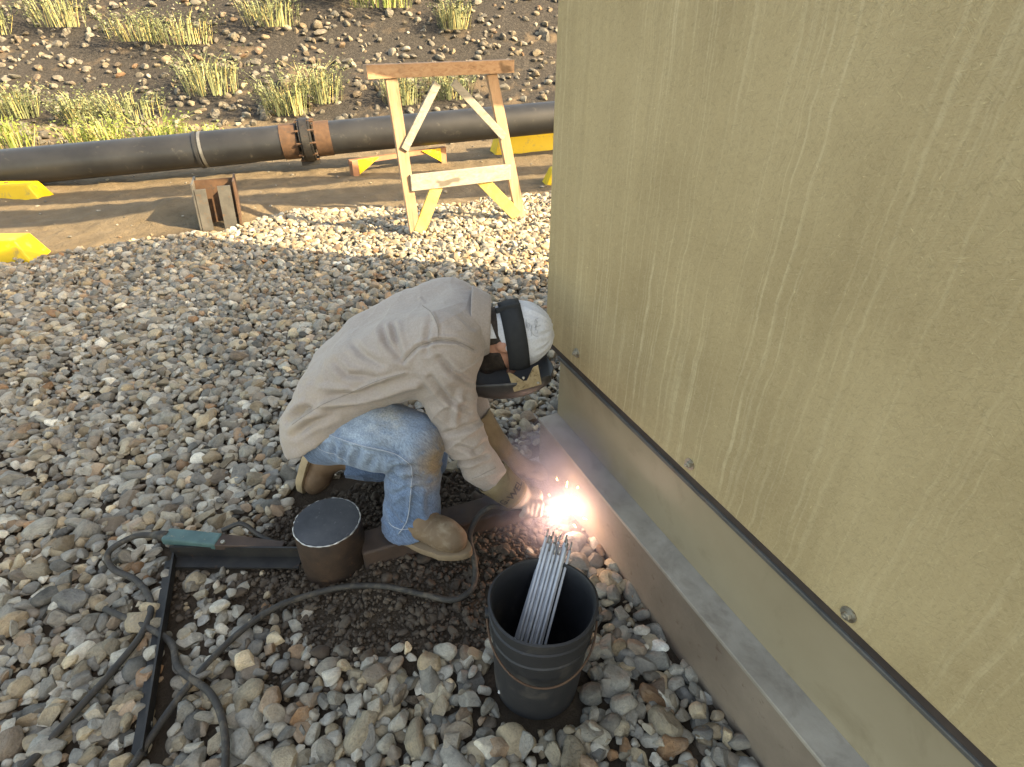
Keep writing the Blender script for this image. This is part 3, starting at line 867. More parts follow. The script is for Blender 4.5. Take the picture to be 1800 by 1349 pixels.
tq = empty('pipe_trestle', (-1.3, 7.05, 0)); tag(tq, 'low brown trestle with yellow gussets carrying the black pipeline', 'trestle')
A_, B_ = Vector((-1.79, 6.68, 0)), Vector((-.87, 7.40, 0)); f2 = (B_ - A_).normalized(); n2_ = Vector((f2.y, -f2.x, 0))
M['brown_wood'] = simple('stained_lumber', (.20, .09, .05), (.30, .15, .09), 6, .7, .25, 60, .002)
for P_ in (A_, B_): MB().beam(P_ - Vector((0, 0, .05)), P_ + Vector((0, 0, .185)), .075, .09, n2_).build('leg', M['brown_wood'], tq, bevel=.003)
MB().beam(A_ + Vector((0, 0, .165)) - f2 * .05 , B_ + Vector((0, 0, .165)) + f2 * .05, .05, .05).build('top_beam', M['brown_wood'], tq)
for P_, sg in ((A_, 1), (B_, -1)):
    MB().prism([P_ + f2 * sg * .04 + n2_ * .046 + Vector((0, 0, .185)), P_ + f2 * sg * .30 + n2_ * .046 + Vector((0, 0, .185)), P_ + f2 * sg * .04 + n2_ * .046 + Vector((0, 0, .03))], -n2_ * .02).build('gusset', M['yellow'], tq)

# weeds and shrubs behind the pipe
def weed(x, y, hgt, rad, n, mats, label, name='weed_clump', cat_='weed', leafy=.5):
    r = empty(name, (x, y, ghf(x, y)))
    tag(r, label, cat_, 'weeds behind the pipeline')
    g0 = ghf(x, y) - .02; mb = MB(); mb2 = MB(); rr = random.Random(int(x * 1000) + int(y * 77))
    for i in range(n):
        a = rr.uniform(0, 6.283); q = rad * math.sqrt(rr.random()) * .6
        b = Vector((x + math.cos(a) * q, y + math.sin(a) * q, g0))
        h = hgt * rr.uniform(.45, 1.0); lean = Vector((math.cos(a + rr.uniform(-1, 1)), math.sin(a + rr.uniform(-1, 1)), 0)) * h * rr.uniform(.1, .75)
        w = rr.uniform(.004, .010); sd = Vector((-math.sin(a), math.cos(a), 0)) * w
        m1 = b + lean * .35 + Vector((0, 0, h * .65)); t = b + lean * rr.uniform(1, 1.7) + Vector((0, 0, h * rr.uniform(.6, 1.0)))
        (mb if rr.random() < .7 else mb2).add([b - sd, b + sd, m1 + sd * .8, m1 - sd * .8, t], [(0, 1, 2, 3), (3, 2, 4)])
        for k in range(int(6 * leafy)):
            f_ = rr.uniform(.25, 1); p = b + lean * f_ * f_ + Vector((0, 0, h * f_))
            d = Vector((rr.uniform(-1, 1), rr.uniform(-1, 1), rr.uniform(-.2, .7))).normalized(); l = rr.uniform(.025, .06)
            s2 = d.cross(Vector((rr.uniform(-1, 1), rr.uniform(-1, 1), 1))).normalized() * l * .28
            mb.add([p, p + d * l * .5 + s2, p + d * l, p + d * l * .5 - s2], [(0, 1, 2, 3)])
    tag(mb.build('leaves', mats[0], r), kind='stuff'); tag(mb2.build('dry_stems', mats[1], r), kind='stuff')
wl = [(-7.0, 8.45, .50, .55, 110, 'feathery green weed at the far left behind the pipeline'), (-6.25, 8.75, .38, .5, 80, 'smaller green weed second from the left behind the pipeline'),
      (-5.75, 8.6, .50, .6, 130, 'bushy yellow green weed behind the pipe under the berm'), (-5.05, 8.75, .48, .6, 120, 'tufted green weed right of the bushy one behind the pipeline'),
      (-4.45, 8.9, .30, .4, 60, 'low weed nearest the steel pipe band behind the pipeline'), (-8.6, 9.6, .55, .6, 110, 'tall weed at the left foot of the dark berm')]
for x, y, h, rad, n, lb in wl: weed(x, y, h, rad, n, (M['weed'], M['weed_dry']), lb)
ORD = ['leftmost', 'second from the left', 'third from the left', 'fourth from the left', 'fifth from the left', 'sixth from the left', 'seventh from the left', 'rightmost']
for yy, x0, x1, row in ((10.7, -8.6, -.4, 'low on the berm'), (12.8, -10.6, -.3, 'halfway up the berm'), (15.6, -13.0, .1, 'near the top of the berm')):
    for i in range(8):
        weed(x0 + (x1 - x0) * (i + random.uniform(.2, .8)) / 8, yy + random.uniform(-.6, .6), random.uniform(.35, .8), random.uniform(.5, 1.1), 130,
             (M['sage'] if random.random() < .6 else M['weed'], M['weed_dry']), 'scrub plant %s, %s of its row' % (row, ORD[i]), 'scrub_plant', 'shrub', 1.0)
# ================================================================== STEEL WORK BY THE WELDER
POST = Vector((-.594, 1.265, 0))
post = empty('steel_post', POST); tag(post, 'short round capped rusty steel pipe post beside the kneeling welder', 'post')
tilt = Vector((.02, -.015, 1)).normalized()
ptop = POST + tilt * .198
MB().tube([POST - tilt * .12, POST + tilt * .06, ptop - tilt * .004, ptop], [.1055, .1055, .1055, .1035], 56).build('pipe_wall', M['post'], post, auto=40)
cap_pts = []
mb = MB(); mb.tube([ptop - tilt * .002, ptop + tilt * .003], [.1015, .1000], 56); cp = mb.build('cap_plate', M['post_cap'], post, auto=40)
wob = [Vector((math.cos(a), math.sin(a), 0)) * (.1030 + .0006 * math.sin(9 * a)) + ptop + tilt * (.0005 * math.sin(13 * a)) for a in np.linspace(0, 2 * math.pi, 90)]
MB().tube(wob, [.0022 + .0009 * math.sin(i * 1.7) for i in range(90)], 6, False).build('weld_bead', M['bright'], cp, smooth=True)

tube_ = empty('square_tube', (-.2, 1.33, 0)); tag(tube_, 'rusty square steel tube running from the post to the shelter skid', 'steel tube')
TA, TB = Vector((-.50, 1.262, .048)), Vector((.18, 1.535, .048))
tdir = (TB - TA).normalized()
MB().beam(TA, TB, .100, .100).build('tube_wall', M['tube'], tube_, bevel=.008, seg=3)

# small steel plate leaning by the skid
pl = MB(); pl.box((.10, 1.66, .028), (.085, .045, .004), (-.035, .075, .012), (0, -.002, .006))
o = pl.build('scrap_plate', M['plate'], bevel=.001); tag(o, 'small pale steel plate lying on stones beside the skid flange', 'steel plate')

# black angle irons on the ground at the left, the clamp on top
def angle_iron(name, a, b, label, w=.05, t=.006, side=1):
    r = empty(name, a); tag(r, label, 'steel bar', 'black angle irons on the gravel')
    a, b = Vector(a), Vector(b); d = (b - a).normalized(); s = d.cross(Vector((0, 0, 1))).normalized() * side; u = Vector((0, 0, 1))
    MB().box(a, b - a, s * w, u * t).build('flat_leg', M['black_steel'], r)
    MB().box(a + u * t * 1.02, b - a, s * t, u * (w - t)).build('upright_leg', M['black_steel'], r)
angle_iron('angle_iron', (-1.13, 1.262, .034), (-.70, 1.262, .030), 'black angle iron lying left to right toward the post', side=1)
angle_iron('angle_iron', (-1.115, 1.25, .030), (-.90, .66, .020), 'black angle iron pointing from the clamp toward the camera', w=.036, side=1)

gc = empty('ground_clamp', (-1.0, 1.29, .05)); tag(gc, 'teal handled welding ground clamp resting on the black angle iron', 'clamp')
ca_, cb_ = Vector((-1.160, 1.300, .088)), Vector((-.972, 1.280, .084)); cd = (cb_ - ca_).normalized()
h_ = MB().beam(ca_, cb_, .052, .030).build('handle', M['teal'], gc, bevel=.007, seg=2)
MB().tube([ca_ - cd * .045, ca_ - cd * .02, ca_ + cd * .01], [.012, .017, .018], 14).build('cable_collar', M['rubber'], gc, smooth=True)
MB().hexa([cb_ + Vector(p) for p in ((-.005, -.026, -.012), (.21, -.012, -.030), (.21, .012, -.030), (-.005, .026, -.012), (-.005, -.026, .012), (.21, -.012, -.012), (.21, .012, -.012), (-.005, .026, .012))]).build('jaw', M['tube'], gc, bevel=.003)
jw = MB(); jw.tube([cb_ + Vector((.02, -.015, .012)), cb_ + Vector((.02, -.015, .018))], .007, 10); jw.build('rivet', M['bolt'], gc)
j2 = MB(); j2.tube(catmull([cb_ + Vector((.0, .03, .02)), cb_ + Vector((.06, .05, .03)), cb_ + Vector((.12, .03, -.005)), cb_ + Vector((.19, .005, -.02))]), .008, 8); j2.build('spring_arm', M['black_steel'], gc, smooth=True)

def cable(pts, r, label, name='welding_cable'):
    P = []
    for p in pts: P.append((p[0], p[1], p[2] if len(p) > 2 else ghf(p[0], p[1]) + .045))
    o = MB().tube(catmull(P, 10), r, 10).build(name, M['rubber'], None, smooth=True)
    tag(o, label, 'cable', 'welding cables'); return o
cable([tuple(ca_ - cd * .04), (-1.27, 1.30, .085), (-1.335, 1.255, .062), (-1.30, 1.205, .040), (-1.20, 1.16, .040), (-1.11, 1.08, .040), (-1.08, .98, .040), (-1.10, .86, .040), (-1.14, .72, .040), (-1.2, .5, .040)], .0100, 'black cable looping back from the teal clamp toward the camera')
cable([(-.035, 1.372, .152), (-.075, 1.352, .168), (-.115, 1.325, .150), (-.14, 1.285, .105), (-.125, 1.23, .066), (-.118, 1.175, .036), (-.13, 1.125, .035), (-.185, 1.095, .032), (-.27, 1.11, .034),
       (-.40, 1.142, .034), (-.52, 1.142, .034), (-.62, 1.115, .034), (-.72, 1.062, .040), (-.80, .98, .036), (-.86, .86, .036), (-.90, .72, .036), (-.93, .5, .036)], .0095, 'dusty cable running from the welder glove around the post')
cable([(-1.24, 1.06, .036), (-1.0, .96, .040), (-.92, .87, .042), (-.80, .80, .040), (-.72, .70, .040), (-.66, .55, .040)], .0095, 'dark cable crossing the stones at the bottom left')

# ================================================================== BUCKET AND RODS
BK = Vector((.066, .855, 0)); BH = .335
bucket = empty('bucket', BK + Vector((0, 0, .01))); tag(bucket, 'black plastic bucket full of welding rods in front of the welder', 'bucket')
prof = [(.112, .012), (.1155, .05), (.124, .20), (.126, .232), (.1305, .235), (.1315, .243), (.1285, .247), (.1295, .285), (.1340, .288), (.1345, .296), (.1305, .299), (.131, BH - .012), (.136, BH - .010), (.137, BH), (.131, BH + .002), (.127, BH - .004), (.126, .285), (.120, .20), (.112, .06), (.108, .024)]
nseg = 64; V = []; Fc = []
btilt = Matrix.Rotation(R(-4), 3, 'X') @ Matrix.Rotation(R(2), 3, 'Y')
for r_, z_ in prof:
    for k in range(nseg):
        a = 2 * math.pi * k / nseg; q = r_ * (1 + (.022 * math.sin(2 * a + .6) + .008 * math.sin(5 * a)) * (z_ / BH))
        V.append(BK + btilt @ Vector((q * math.cos(a), q * math.sin(a), z_)))
for i in range(len(prof) - 1):
    for k in range(nseg): Fc.append((i * nseg + k, i * nseg + (k + 1) % nseg, (i + 1) * nseg + (k + 1) % nseg, (i + 1) * nseg + k))
Fc.append(tuple(reversed(range(nseg)))); Fc.append(tuple((len(prof) - 1) * nseg + k for k in range(nseg)))
MB().add(V, Fc).build('bucket_wall', M['bucket'], bucket, auto=35)
hp = [BK + btilt @ Vector((.139 * math.cos(t), -.139 * .995 * abs(math.sin(t)) * 1.03 , BH - .055 - .085 * abs(math.sin(t)))) for t in np.linspace(math.pi, 0, 30)]
MB().tube(hp, .0028, 8).build('bail_handle', M['rust'], bucket, smooth=True)
for sg in (-1, 1):
    c_ = BK + btilt @ Vector((.132 * sg, 0, BH - .055))
    MB().tube([c_, c_ + Vector((.012 * sg, 0, 0))], .014, 14).build('handle_ear', M['bucket'], bucket, auto=40)
rods_top = Vector((.128, 1.050, .372)); rods_bot = Vector((.012, .800, .060))
rr = random.Random(3); ax = (rods_top - rods_bot).normalized(); sd = ax.cross(Vector((0, 0, 1))).normalized(); u2 = sd.cross(ax)
slots = []
for row in range(3):
    for c_ in range(8 - row): slots.append((((c_ - (7 - row) / 2) * .0100), row * .0085))
pos_words = None
for i, (a, b) in enumerate(slots):
    ja = sd * (a * rr.uniform(.9, 1.25) + rr.uniform(-.0022, .0022)) + u2 * (b + rr.uniform(-.001, .001)); jb = sd * (a * 1.25 + rr.uniform(-.004, .004)) + u2 * (b + rr.uniform(-.002, .003))
    sh = rr.uniform(-.028, .010)
    p0 = rods_bot + jb + ax * sh; p1 = rods_top + ja + ax * sh
    r = empty('welding_rod', p0); tag(r, 'grey welding rod leaning in the bundle in the black bucket', 'welding rod', 'welding rods in the bucket')
    tip = p1 + ax * .0
    MB().tube([p0, p1 - ax * .022], .0038, 10).build('flux_coat', M['rod'], r, smooth=True)
    MB().tube([p1 - ax * .024, tip], .0021, 6).build('bare_end', M['rod_tip'], r, smooth=True)

# ================================================================== PERSON
M['shirt'] = fabric('taupe_work_shirt', (.310, .258, .226), (.368, .312, .274), 5, 1100,
                    wear=[((.40, .315, .215), (-.66, 1.40, .56), .26, .22, .55, .50), ((.36, .30, .235), (-.35, 1.38, .66), .22, .2, .45, .52)])
M['denim'] = fabric('faded_denim', (.065, .115, .20), (.11, .172, .27), 7, 900,
                    wear=[((.29, .36, .43), (-.46, 1.30, .58), .25, .21, .9, .32), ((.22, .29, .37), (-.30, 1.30, .44), .20, .18, .6, .35),
                          ((.215, .150, .085), (-.215, 1.32, .41), .135, .09, 1.0, .38), ((.34, .30, .22), (-.36, 1.34, .56), .10, .08, .5, .5), ((.17, .15, .13), (-.34, 1.30, .12), .09, .08, .6, .45)], thread=.75)
M['cap'] = fabric('white_cap_cloth', (.50, .51, .54), (.62, .62, .63), 14, 900, wear=[((.33, .31, .29), (.07, 1.50, .60), .09, .08, .6, .5)])
M['seam'] = simple('seam_thread', (.36, .40, .46), (.45, .48, .52), 40, .9, .2, 200, .0005)
M['seam_tan'] = simple('seam_thread_tan', (.215, .185, .16), (.25, .22, .19), 40, .9, .2, 200, .0005)

person = empty('person', (-.45, 1.45, 0))
tag(person, 'person in taupe work shirt, jeans and welding hood kneeling to weld', 'person')

HC = np.array((-.002, 1.57, .700))
f_ = np.array((.22, -.06, -.97)); f_ /= np.linalg.norm(f_)
c_ = np.array((.97, .05, .24)); c_ -= f_ * (c_ @ f_); c_ /= np.linalg.norm(c_)
l_ = np.cross(c_, f_)                                            # lateral axis
if l_[1] > 0: l_ = -l_                                           # toward the camera side
HAX = np.stack([c_, f_, l_])
def hp_(c, f, l): return HC + c_ * c + f_ * f + l_ * l

SHR = [(-.20, 1.425, .760), (-.19, 1.395, .590), (-.158, 1.388, .450), (-.100, 1.392, .315), (-.035, 1.400, .222)]
SHL = [(-.19, 1.690, .735), (-.165, 1.735, .56), (-.165, 1.705, .44), (-.145, 1.650, .355), (-.118, 1.620, .300)]
SPINE = [(-.640, 1.505, .335), (-.612, 1.510, .435), (-.552, 1.520, .550), (-.455, 1.535, .635), (-.330, 1.548, .690), (-.215, 1.557, .720), (-.165, 1.56, .738)]

def body_sdf(P):
    d = ell(P, HC + c_ * .012, HAX, (.108, .098, .076))
    d = smin(d, seg(P, hp_(-.055, .045, 0), hp_(-.095, .070, 0), .052, .034), .035)               # jaw and chin
    d = smin(d, seg(P, hp_(.005, .092, 0), hp_(-.030, .118, 0), .010, .015), .012)               # nose
    for s in (-1, 1):
        d = smin(d, seg(P, hp_(.030, .086, .012 * s), hp_(.026, .080, .042 * s), .012, .010), .012)   # brow
        d = -smin(-d, ell(P, hp_(.008, .100, .031 * s), HAX, (.009, .012, .013)), .008)              # eye socket
        d = smin(d, ell(P, hp_(.008, .083, .030 * s), HAX, (.010, .010, .011)), .004)
        e = ell(P, hp_(-.012, -.005, .076 * s), HAX, (.034, .021, .012))
        e = np.maximum(e, -ell(P, hp_(-.010, .000, .087 * s), HAX, (.018, .011, .008)))
        d = smin(d, e, .006)                                                                          # ear
        d = smin(d, seg(P, hp_(-.062, .095, .004 * s), hp_(-.062, .090, .022 * s), .007, .005), .008)  # lips
    d = smin(d, seg(P, hp_(-.045, -.03, 0), (-.155, 1.56, .755), .056, .066), .04)                # neck
    t = None
    for s in (-1, 1):
        pts = [((p[0], p[1] + s * w, p[2]), r) for p, w, r in zip(SPINE[1:], (.07, .07, .07, .08, .09, .04), (.095, .09, .09, .10, .10, .075))]
        q = chain(P, pts, .03); t = q if t is None else smin(t, q, .06)
    for S in (SHR, SHL):
        t = smin(t, chain(P, [(p, r) for p, r in zip(S, (.055, .045, .038, .034, .030))], .02), .03)
    for leg in (LEG_R, LEG_L):
        t = smin(t, chain(P, [(p, r) for p, r in zip(leg, (.075, .060, .045, .036))], .02), .04)
    return smin(d, t, .03)

LEG_R = [(-.61, 1.435, .445), (-.295, 1.358, .445), (-.315, 1.345, .29), (-.36, 1.33, .17)]
LEG_L = [(-.62, 1.60, .42), (-.335, 1.665, .115), (-.50, 1.64, .12), (-.655, 1.62, .15)]
sdf_obj('body', body_sdf, (-.80, 1.25, .08), (.17, 1.82, .87), .0058, M['skin'], person, it=1)

def head_sdf(P):
    d = ell(P, HC + c_ * .012, HAX, (.108, .098, .076))
    d = smin(d, seg(P, hp_(-.055, .045, 0), hp_(-.095, .070, 0), .052, .034), .035)
    return smin(d, seg(P, hp_(-.045, -.03, 0), (-.155, 1.56, .755), .056, .066), .04)
def hair_sdf(P):
    q = P - HC; cc = q @ c_; ff = q @ f_
    return np.maximum(np.maximum(head_sdf(P) - .0045, ff + .020 + .10 * np.clip(cc + .02, -.2, 0)), cc - .03)
sdf_obj('hair', hair_sdf, (-.22, 1.46, .62), (.08, 1.68, .87), .0045, M['hair'], person)
def beard_shade_sdf(P):
    q = P - HC; cc = q @ c_; ff = q @ f_
    lim = -.036 - .10 * np.clip(.06 - ff, 0, .1)
    return np.maximum(np.maximum(head_sdf(P) - .005, cc - lim), .012 - ff)
sdf_obj('beard_and_shade', beard_shade_sdf, (-.17, 1.46, .50), (.04, 1.68, .76), .0045, M['hair'], person)  # beard, also spread over the cheek as dark colour for the shaded face

def shirt_sdf(P):
    t = None
    for s in (-1, 1):
        ws = (.085, .085, .085, .088, .10, .105, .05); rs = (.098, .108, .104, .104, .112, .116, .086)
        q = chain(P, [((p[0], p[1] + s * w, p[2]), r) for p, w, r in zip(SPINE, ws, rs)], .05)
        t = q if t is None else smin(t, q, .10)
    hem = np.minimum(.315 + .70 * (P[..., 0] + .80), .545)
    t = np.maximum(t, (hem - P[..., 2]) * .82)
    for S, y in ((SHR, -1), (SHL, 1)):
        a = chain(P, [(p, r) for p, r in zip(S, (.088, .074, .063, .056, .050))], .03)
        w = np.array(S[4]) - np.array(S[3]); w = w / np.linalg.norm(w)
        a = np.maximum(a, (P - np.array(S[4])) @ w - .006)
        t = smin(t, a, .035)
    neck = seg(P, (-.13, 1.56, .750), (.05, 1.565, .735), .070, .085)
    return np.maximum(t, -neck)
SH_FOLDS = [
    (-0.009,0.010,[(-0.364, 0.844), (-0.351, 0.786), (-0.321, 0.732)]), (-0.009,0.010,[(-0.34, 0.868), (-0.328, 0.802), (-0.308, 0.721)]),
    (0.0025,0.005,[(-0.258, 0.942), (-0.222, 0.894), (-0.205, 0.834), (-0.205, 0.795)]),
    (-0.006,0.006,[(-0.305, 0.721), (-0.265, 0.765), (-0.209, 0.786), (-0.156, 0.784), (-0.108, 0.758)]),
    (0.0035,0.006,[(-0.477, 0.61), (-0.385, 0.655), (-0.305, 0.682)]), (0.011,0.012,[(-0.587, 0.565), (-0.451, 0.588), (-0.276, 0.643)]),
    (-0.008,0.012,[(-0.504, 0.715), (-0.475, 0.676), (-0.392, 0.665)]), (-0.011,0.012,[(-0.681, 0.503), (-0.624, 0.55), (-0.576, 0.569)]),
    (-0.009,0.010,[(-0.203, 0.728), (-0.173, 0.686), (-0.124, 0.647)]), (-0.009,0.010,[(-0.232, 0.668), (-0.192, 0.596), (-0.134, 0.55)]),
    (-0.009,0.010,[(-0.202, 0.467), (-0.114, 0.503)]), (-0.010,0.009,[(-0.189, 0.349), (-0.087, 0.375)]), (-0.007,0.010,[(-0.173, 0.906), (-0.135, 0.868), (-0.108, 0.834)]),
    (-0.006,0.008,[(-0.24, 0.745), (-0.235, 0.80), (-0.225, 0.85)]), (-0.007,0.011,[(-0.66, 0.46), (-0.60, 0.505), (-0.53, 0.535)]),
    (0.006,0.010,[(-0.15, 0.62), (-0.17, 0.55), (-0.175, 0.49)]), (-0.006,0.009,[(-0.17, 0.42), (-0.12, 0.40), (-0.09, 0.43)]),
    (-0.006,0.012,[(-0.46, 0.79), (-0.42, 0.74), (-0.37, 0.71)]), (0.005,0.012,[(-0.56, 0.63), (-0.50, 0.63), (-0.42, 0.625)])]
def shirt_wr(V):
    q = vnoise(V[:, 0] * 1 + V[:, 1] * .4, V[:, 2] - V[:, 1] * .5, .075) - .5
    a = V[:, 0] * .8 + V[:, 2] * .6; b = V[:, 2] * .8 - V[:, 0] * .6 + V[:, 1] * .5
    r1 = (1 - np.abs(2 * vnoise(a * .45, b, .055) - 1)) ** 4; r2 = (1 - np.abs(2 * vnoise(b * .5 + 3, a, .045) - 1)) ** 4
    sl = np.exp(-(((V[:, 0] + .14) / .11) ** 2)) * (V[:, 2] < .72)
    return .006 * q + .0040 * r1 * (.35 + sl) + .0020 * r2 + .0025 * (vnoise(V[:, 0] + .3 * V[:, 2], V[:, 2] + V[:, 1], .03) - .5)
shirt = sdf_obj('shirt', shirt_sdf, (-.84, 1.28, .16), (.04, 1.83, .92), .0058, M['shirt'], person, [(a * 1.7, w * 1.0, q) for a, w, q in SH_FOLDS], wrinkle=shirt_wr)

seam('armhole_seam', shirt, [(-0.305, 0.721), (-0.265, 0.765), (-0.209, 0.786), (-0.156, 0.784), (-0.108, 0.758)], 1.385, .0012, M['seam_tan'], shirt, .0002)
seam('yoke_seam', shirt, [(-0.250, 0.915), (-0.222, 0.880), (-0.205, 0.834), (-0.205, 0.795)], 1.385, .0011, M['seam_tan'], shirt, .0002)
seam('side_seam', shirt, [(-0.66, 0.50), (-0.56, 0.57), (-0.477, 0.61), (-0.385, 0.655), (-0.305, 0.682)], 1.385, .0012, M['seam_tan'], shirt, .0002)
seam('cuff_seam', shirt, [(-0.135, 0.285), (-0.09, 0.31), (-0.055, 0.325)], 1.385, .0012, M['seam_tan'], shirt, .0002)
# shirt collar: folded band round the neck
V = []; Fc = []; nA = 56
axn = Vector((.97, .02, -.05)).normalized(); e1 = Vector((0, -1, 0)); e1 = (e1 - axn * e1.dot(axn)).normalized(); e2 = axn.cross(e1)
if e2.z < 0: e2 = -e2
rows = [(.020, .079), (.052, .083), (.058, .088), (.050, .094), (.020, .108), (-.004, .120)]
for i in range(nA):
    a = R(-118) + R(416) * i / nA if False else R(-62) + R(304) * i / (nA - 1)      # open at the throat
    tipk = max(0, 1 - min(i, nA - 1 - i) / 6)
    for j, (s, r_) in enumerate(rows):
        ext = -.030 * tipk if j >= 4 else 0
        p = Vector((-.142, 1.56, .750)) + axn * (s + ext + .020) + (e1 * math.cos(a) + e2 * math.sin(a)) * (r_ + (.010 * tipk if j >= 4 else 0))
        V.append(p)
nr = len(rows)
for i in range(nA - 1):
    for j in range(nr - 1): Fc.append((i * nr + j, (i + 1) * nr + j, (i + 1) * nr + j + 1, i * nr + j + 1))
co = MB().add(V, Fc).build('collar', M['shirt'], shirt, smooth=True)
sm = co.modifiers.new('thick', 'SOLIDIFY'); sm.thickness = .003; sb = co.modifiers.new('sub', 'SUBSURF'); sb.levels = 1; sb.render_levels = 1

def jeans_sdf(P):
    d = None
    for s in (-1, 1):
        q = seg(P, (-.600, 1.520 + s * .065, .42), (-.53, 1.53 + s * .06, .52), .100, .092); d = q if d is None else smin(d, q, .08)
    r1 = seg(P, (-.575, 1.432, .445), (-.40, 1.375, .450), .110, .106)
    r1 = smin(r1, seg(P, (-.40, 1.375, .455), (-.297, 1.356, .452), .106, .088), .03)
    r2 = chain(P, [((-.297, 1.356, .447), .085), ((-.318, 1.340, .30), .083), ((-.340, 1.322, .10), .099)], .02)
    hemz = .150 + .16 * (P[..., 0] + .32) + .22 * (P[..., 1] - 1.32)
    r2 = np.maximum(r2, hemz - P[..., 2])
    rl = smin(r1, r2, .018)
    l1 = seg(P, (-.575, 1.60, .42), (-.335, 1.665, .125), .104, .082)
    l2 = chain(P, [((-.335, 1.665, .105), .080), ((-.50, 1.640, .125), .074), ((-.615, 1.625, .150), .078)], .02)
    wv = np.array((-.115, -.015, .025)); wv /= np.linalg.norm(wv)
    l2 = np.maximum(l2, (P - np.array((-.625, 1.625, .15))) @ wv)
    ll = smin(l1, l2, .02)
    return smin(smin(d, rl, .05), ll, .04)
J_FOLDS = [
    (0.004,0.006,[(-0.579, 0.543), (-0.49, 0.511), (-0.369, 0.477), (-0.32, 0.446), (-0.301, 0.413), (-0.309, 0.336), (-0.332, 0.208), (-0.366, 0.145)]),
    (-0.012,0.010,[(-0.356, 0.408), (-0.299, 0.42)]), (-0.010,0.009,[(-0.367, 0.392), (-0.342, 0.369)]),
    (-0.008,0.010,[(-0.529, 0.497), (-0.534, 0.44)]), (-0.008,0.010,[(-0.447, 0.488), (-0.473, 0.42)]), (-0.007,0.010,[(-0.49, 0.49), (-0.51, 0.43)]),
    (-0.008,0.010,[(-0.345, 0.345), (-0.30, 0.375), (-0.25, 0.37)]), (-0.006,0.010,[(-0.37, 0.30), (-0.32, 0.335), (-0.27, 0.33)]),
    (0.006,0.011,[(-0.275, 0.33), (-0.285, 0.25), (-0.275, 0.18)]), (-0.006,0.010,[(-0.385, 0.24), (-0.36, 0.19), (-0.33, 0.165)]), (-0.006,0.009,[(-0.41, 0.455), (-0.425, 0.415)])]
def j_wr(V):
    rj = (1 - np.abs(2 * vnoise(V[:, 2] + .5 * V[:, 1], V[:, 0] * .5, .045) - 1)) ** 4
    return .0045 * rj + .006 * (vnoise(V[:, 0] + .5 * V[:, 1], V[:, 2] - V[:, 1] * .5, .06) - .5) + .003 * (vnoise(V[:, 0], V[:, 2] + V[:, 1], .025) - .5)
jeans = sdf_obj('jeans', jeans_sdf, (-.80, 1.22, .02), (-.18, 1.80, .67), .0055, M['denim'], person, [(a * 1.5, w, q) for a, w, q in J_FOLDS], y0=1.28, wrinkle=j_wr)

seam('outer_seam', jeans, J_FOLDS[0][2], 1.28, .0011, M['seam'], jeans, .0004)
seam('pocket_seam', jeans, [(-0.60, 0.50), (-0.575, 0.47), (-0.535, 0.455), (-0.50, 0.43)], 1.28, .0010, M['seam'], jeans, .0004)
seam('hem_stitch', jeans, [(-0.395, 0.185), (-0.355, 0.165), (-0.30, 0.170), (-0.255, 0.195)], 1.28, .0010, M['seam'], jeans, .0004)
# ---- boots
def boot_meshes(leather, sole):
    def up(P):
        d = chain(P, [((.045, 0, .066), .041), ((.13, 0, .070), .045), ((.210, 0, .056), .044), ((.250, 0, .050), .039)], .04)
        d = smin(d, chain(P, [((.062, 0, .08), .040), ((.072, 0, .12), .039), ((.080, 0, .16), .037)], .03), .05)
        d = np.maximum(d, .024 - P[..., 2]); d = np.maximum(d, P[..., 2] - .17)
        # welt seam and toe crease
        x, y, z = P[..., 0], P[..., 1], P[..., 2]
        d = d + .0020 * np.exp(-((z - .040) / .004) ** 2) + .0022 * np.exp(-((x - .175 + .05 * np.abs(y)) / .006) ** 2) * (z > .07) + .0016 * np.exp(-((x - .160 + .06 * np.abs(y)) / .005) ** 2) * (z > .07)
        return d
    Vu, Qu = surface_nets(up, (-.03, -.075, .0), (.32, .075, .25), .0045)
    mu = np_mesh(relax(Vu, Qu, 1), Qu); mu.materials.append(leather)
    out = []
    for t in np.linspace(0, 1, 40, endpoint=False):
        a = 2 * math.pi * t; x = .150 + .158 * math.cos(a); y = .053 * math.sin(a) * (1 - .18 * math.cos(2 * a) + .10 * math.cos(a))
        y *= 1.12 if abs(math.cos(a)) > .4 else 1.0
        out.append((x, y))
    mb = MB(); n = len(out)
    for r_ in ((.96, 0), (1.0, .004), (1.0, .020), (.985, .027)): mb.v += [(.15 + (x - .15) * r_[0], y * r_[0], r_[1]) for x, y in out]
    for j in range(3):
        for k in range(n): mb.f.append((j * n + k, j * n + (k + 1) % n, (j + 1) * n + (k + 1) % n, (j + 1) * n + k))
    mb.f.append(tuple(reversed(range(n)))); mb.f.append(tuple(3 * n + k for k in range(n)))
    ms = mesh_from(mb.v, mb.f, True); ms.materials.append(sole); ms.set_sharp_from_angle(angle=R(50))
    return mu, ms
def place_boot(mat4, leather, sole, label):
    mu, ms = boot_meshes(leather, sole)
    b = link('boot', mu, leather, person); b.matrix_basis = mat4
    s = link('sole', ms, sole, b); s.matrix_parent_inverse = Matrix.Identity(4)
    b['label'] = label
zx = Vector((.27, -.125, 0)).normalized(); zz = Vector((0, 0, 1)); zy = zz.cross(zx)
place_boot(Matrix.Translation((-.408, 1.335, .0995)) @ Matrix((zx, zy, zz)).transposed().to_4x4(), M['leather'], M['sole_dark'], 'dusty tan boot planted on the square tube')
bx_ = Vector((-.36, -.16, -.90)).normalized(); bz = Vector((.92, -.30, -.32)); bz = (bz - bx_ * bz.dot(bx_)).normalized(); by_ = bz.cross(bx_)
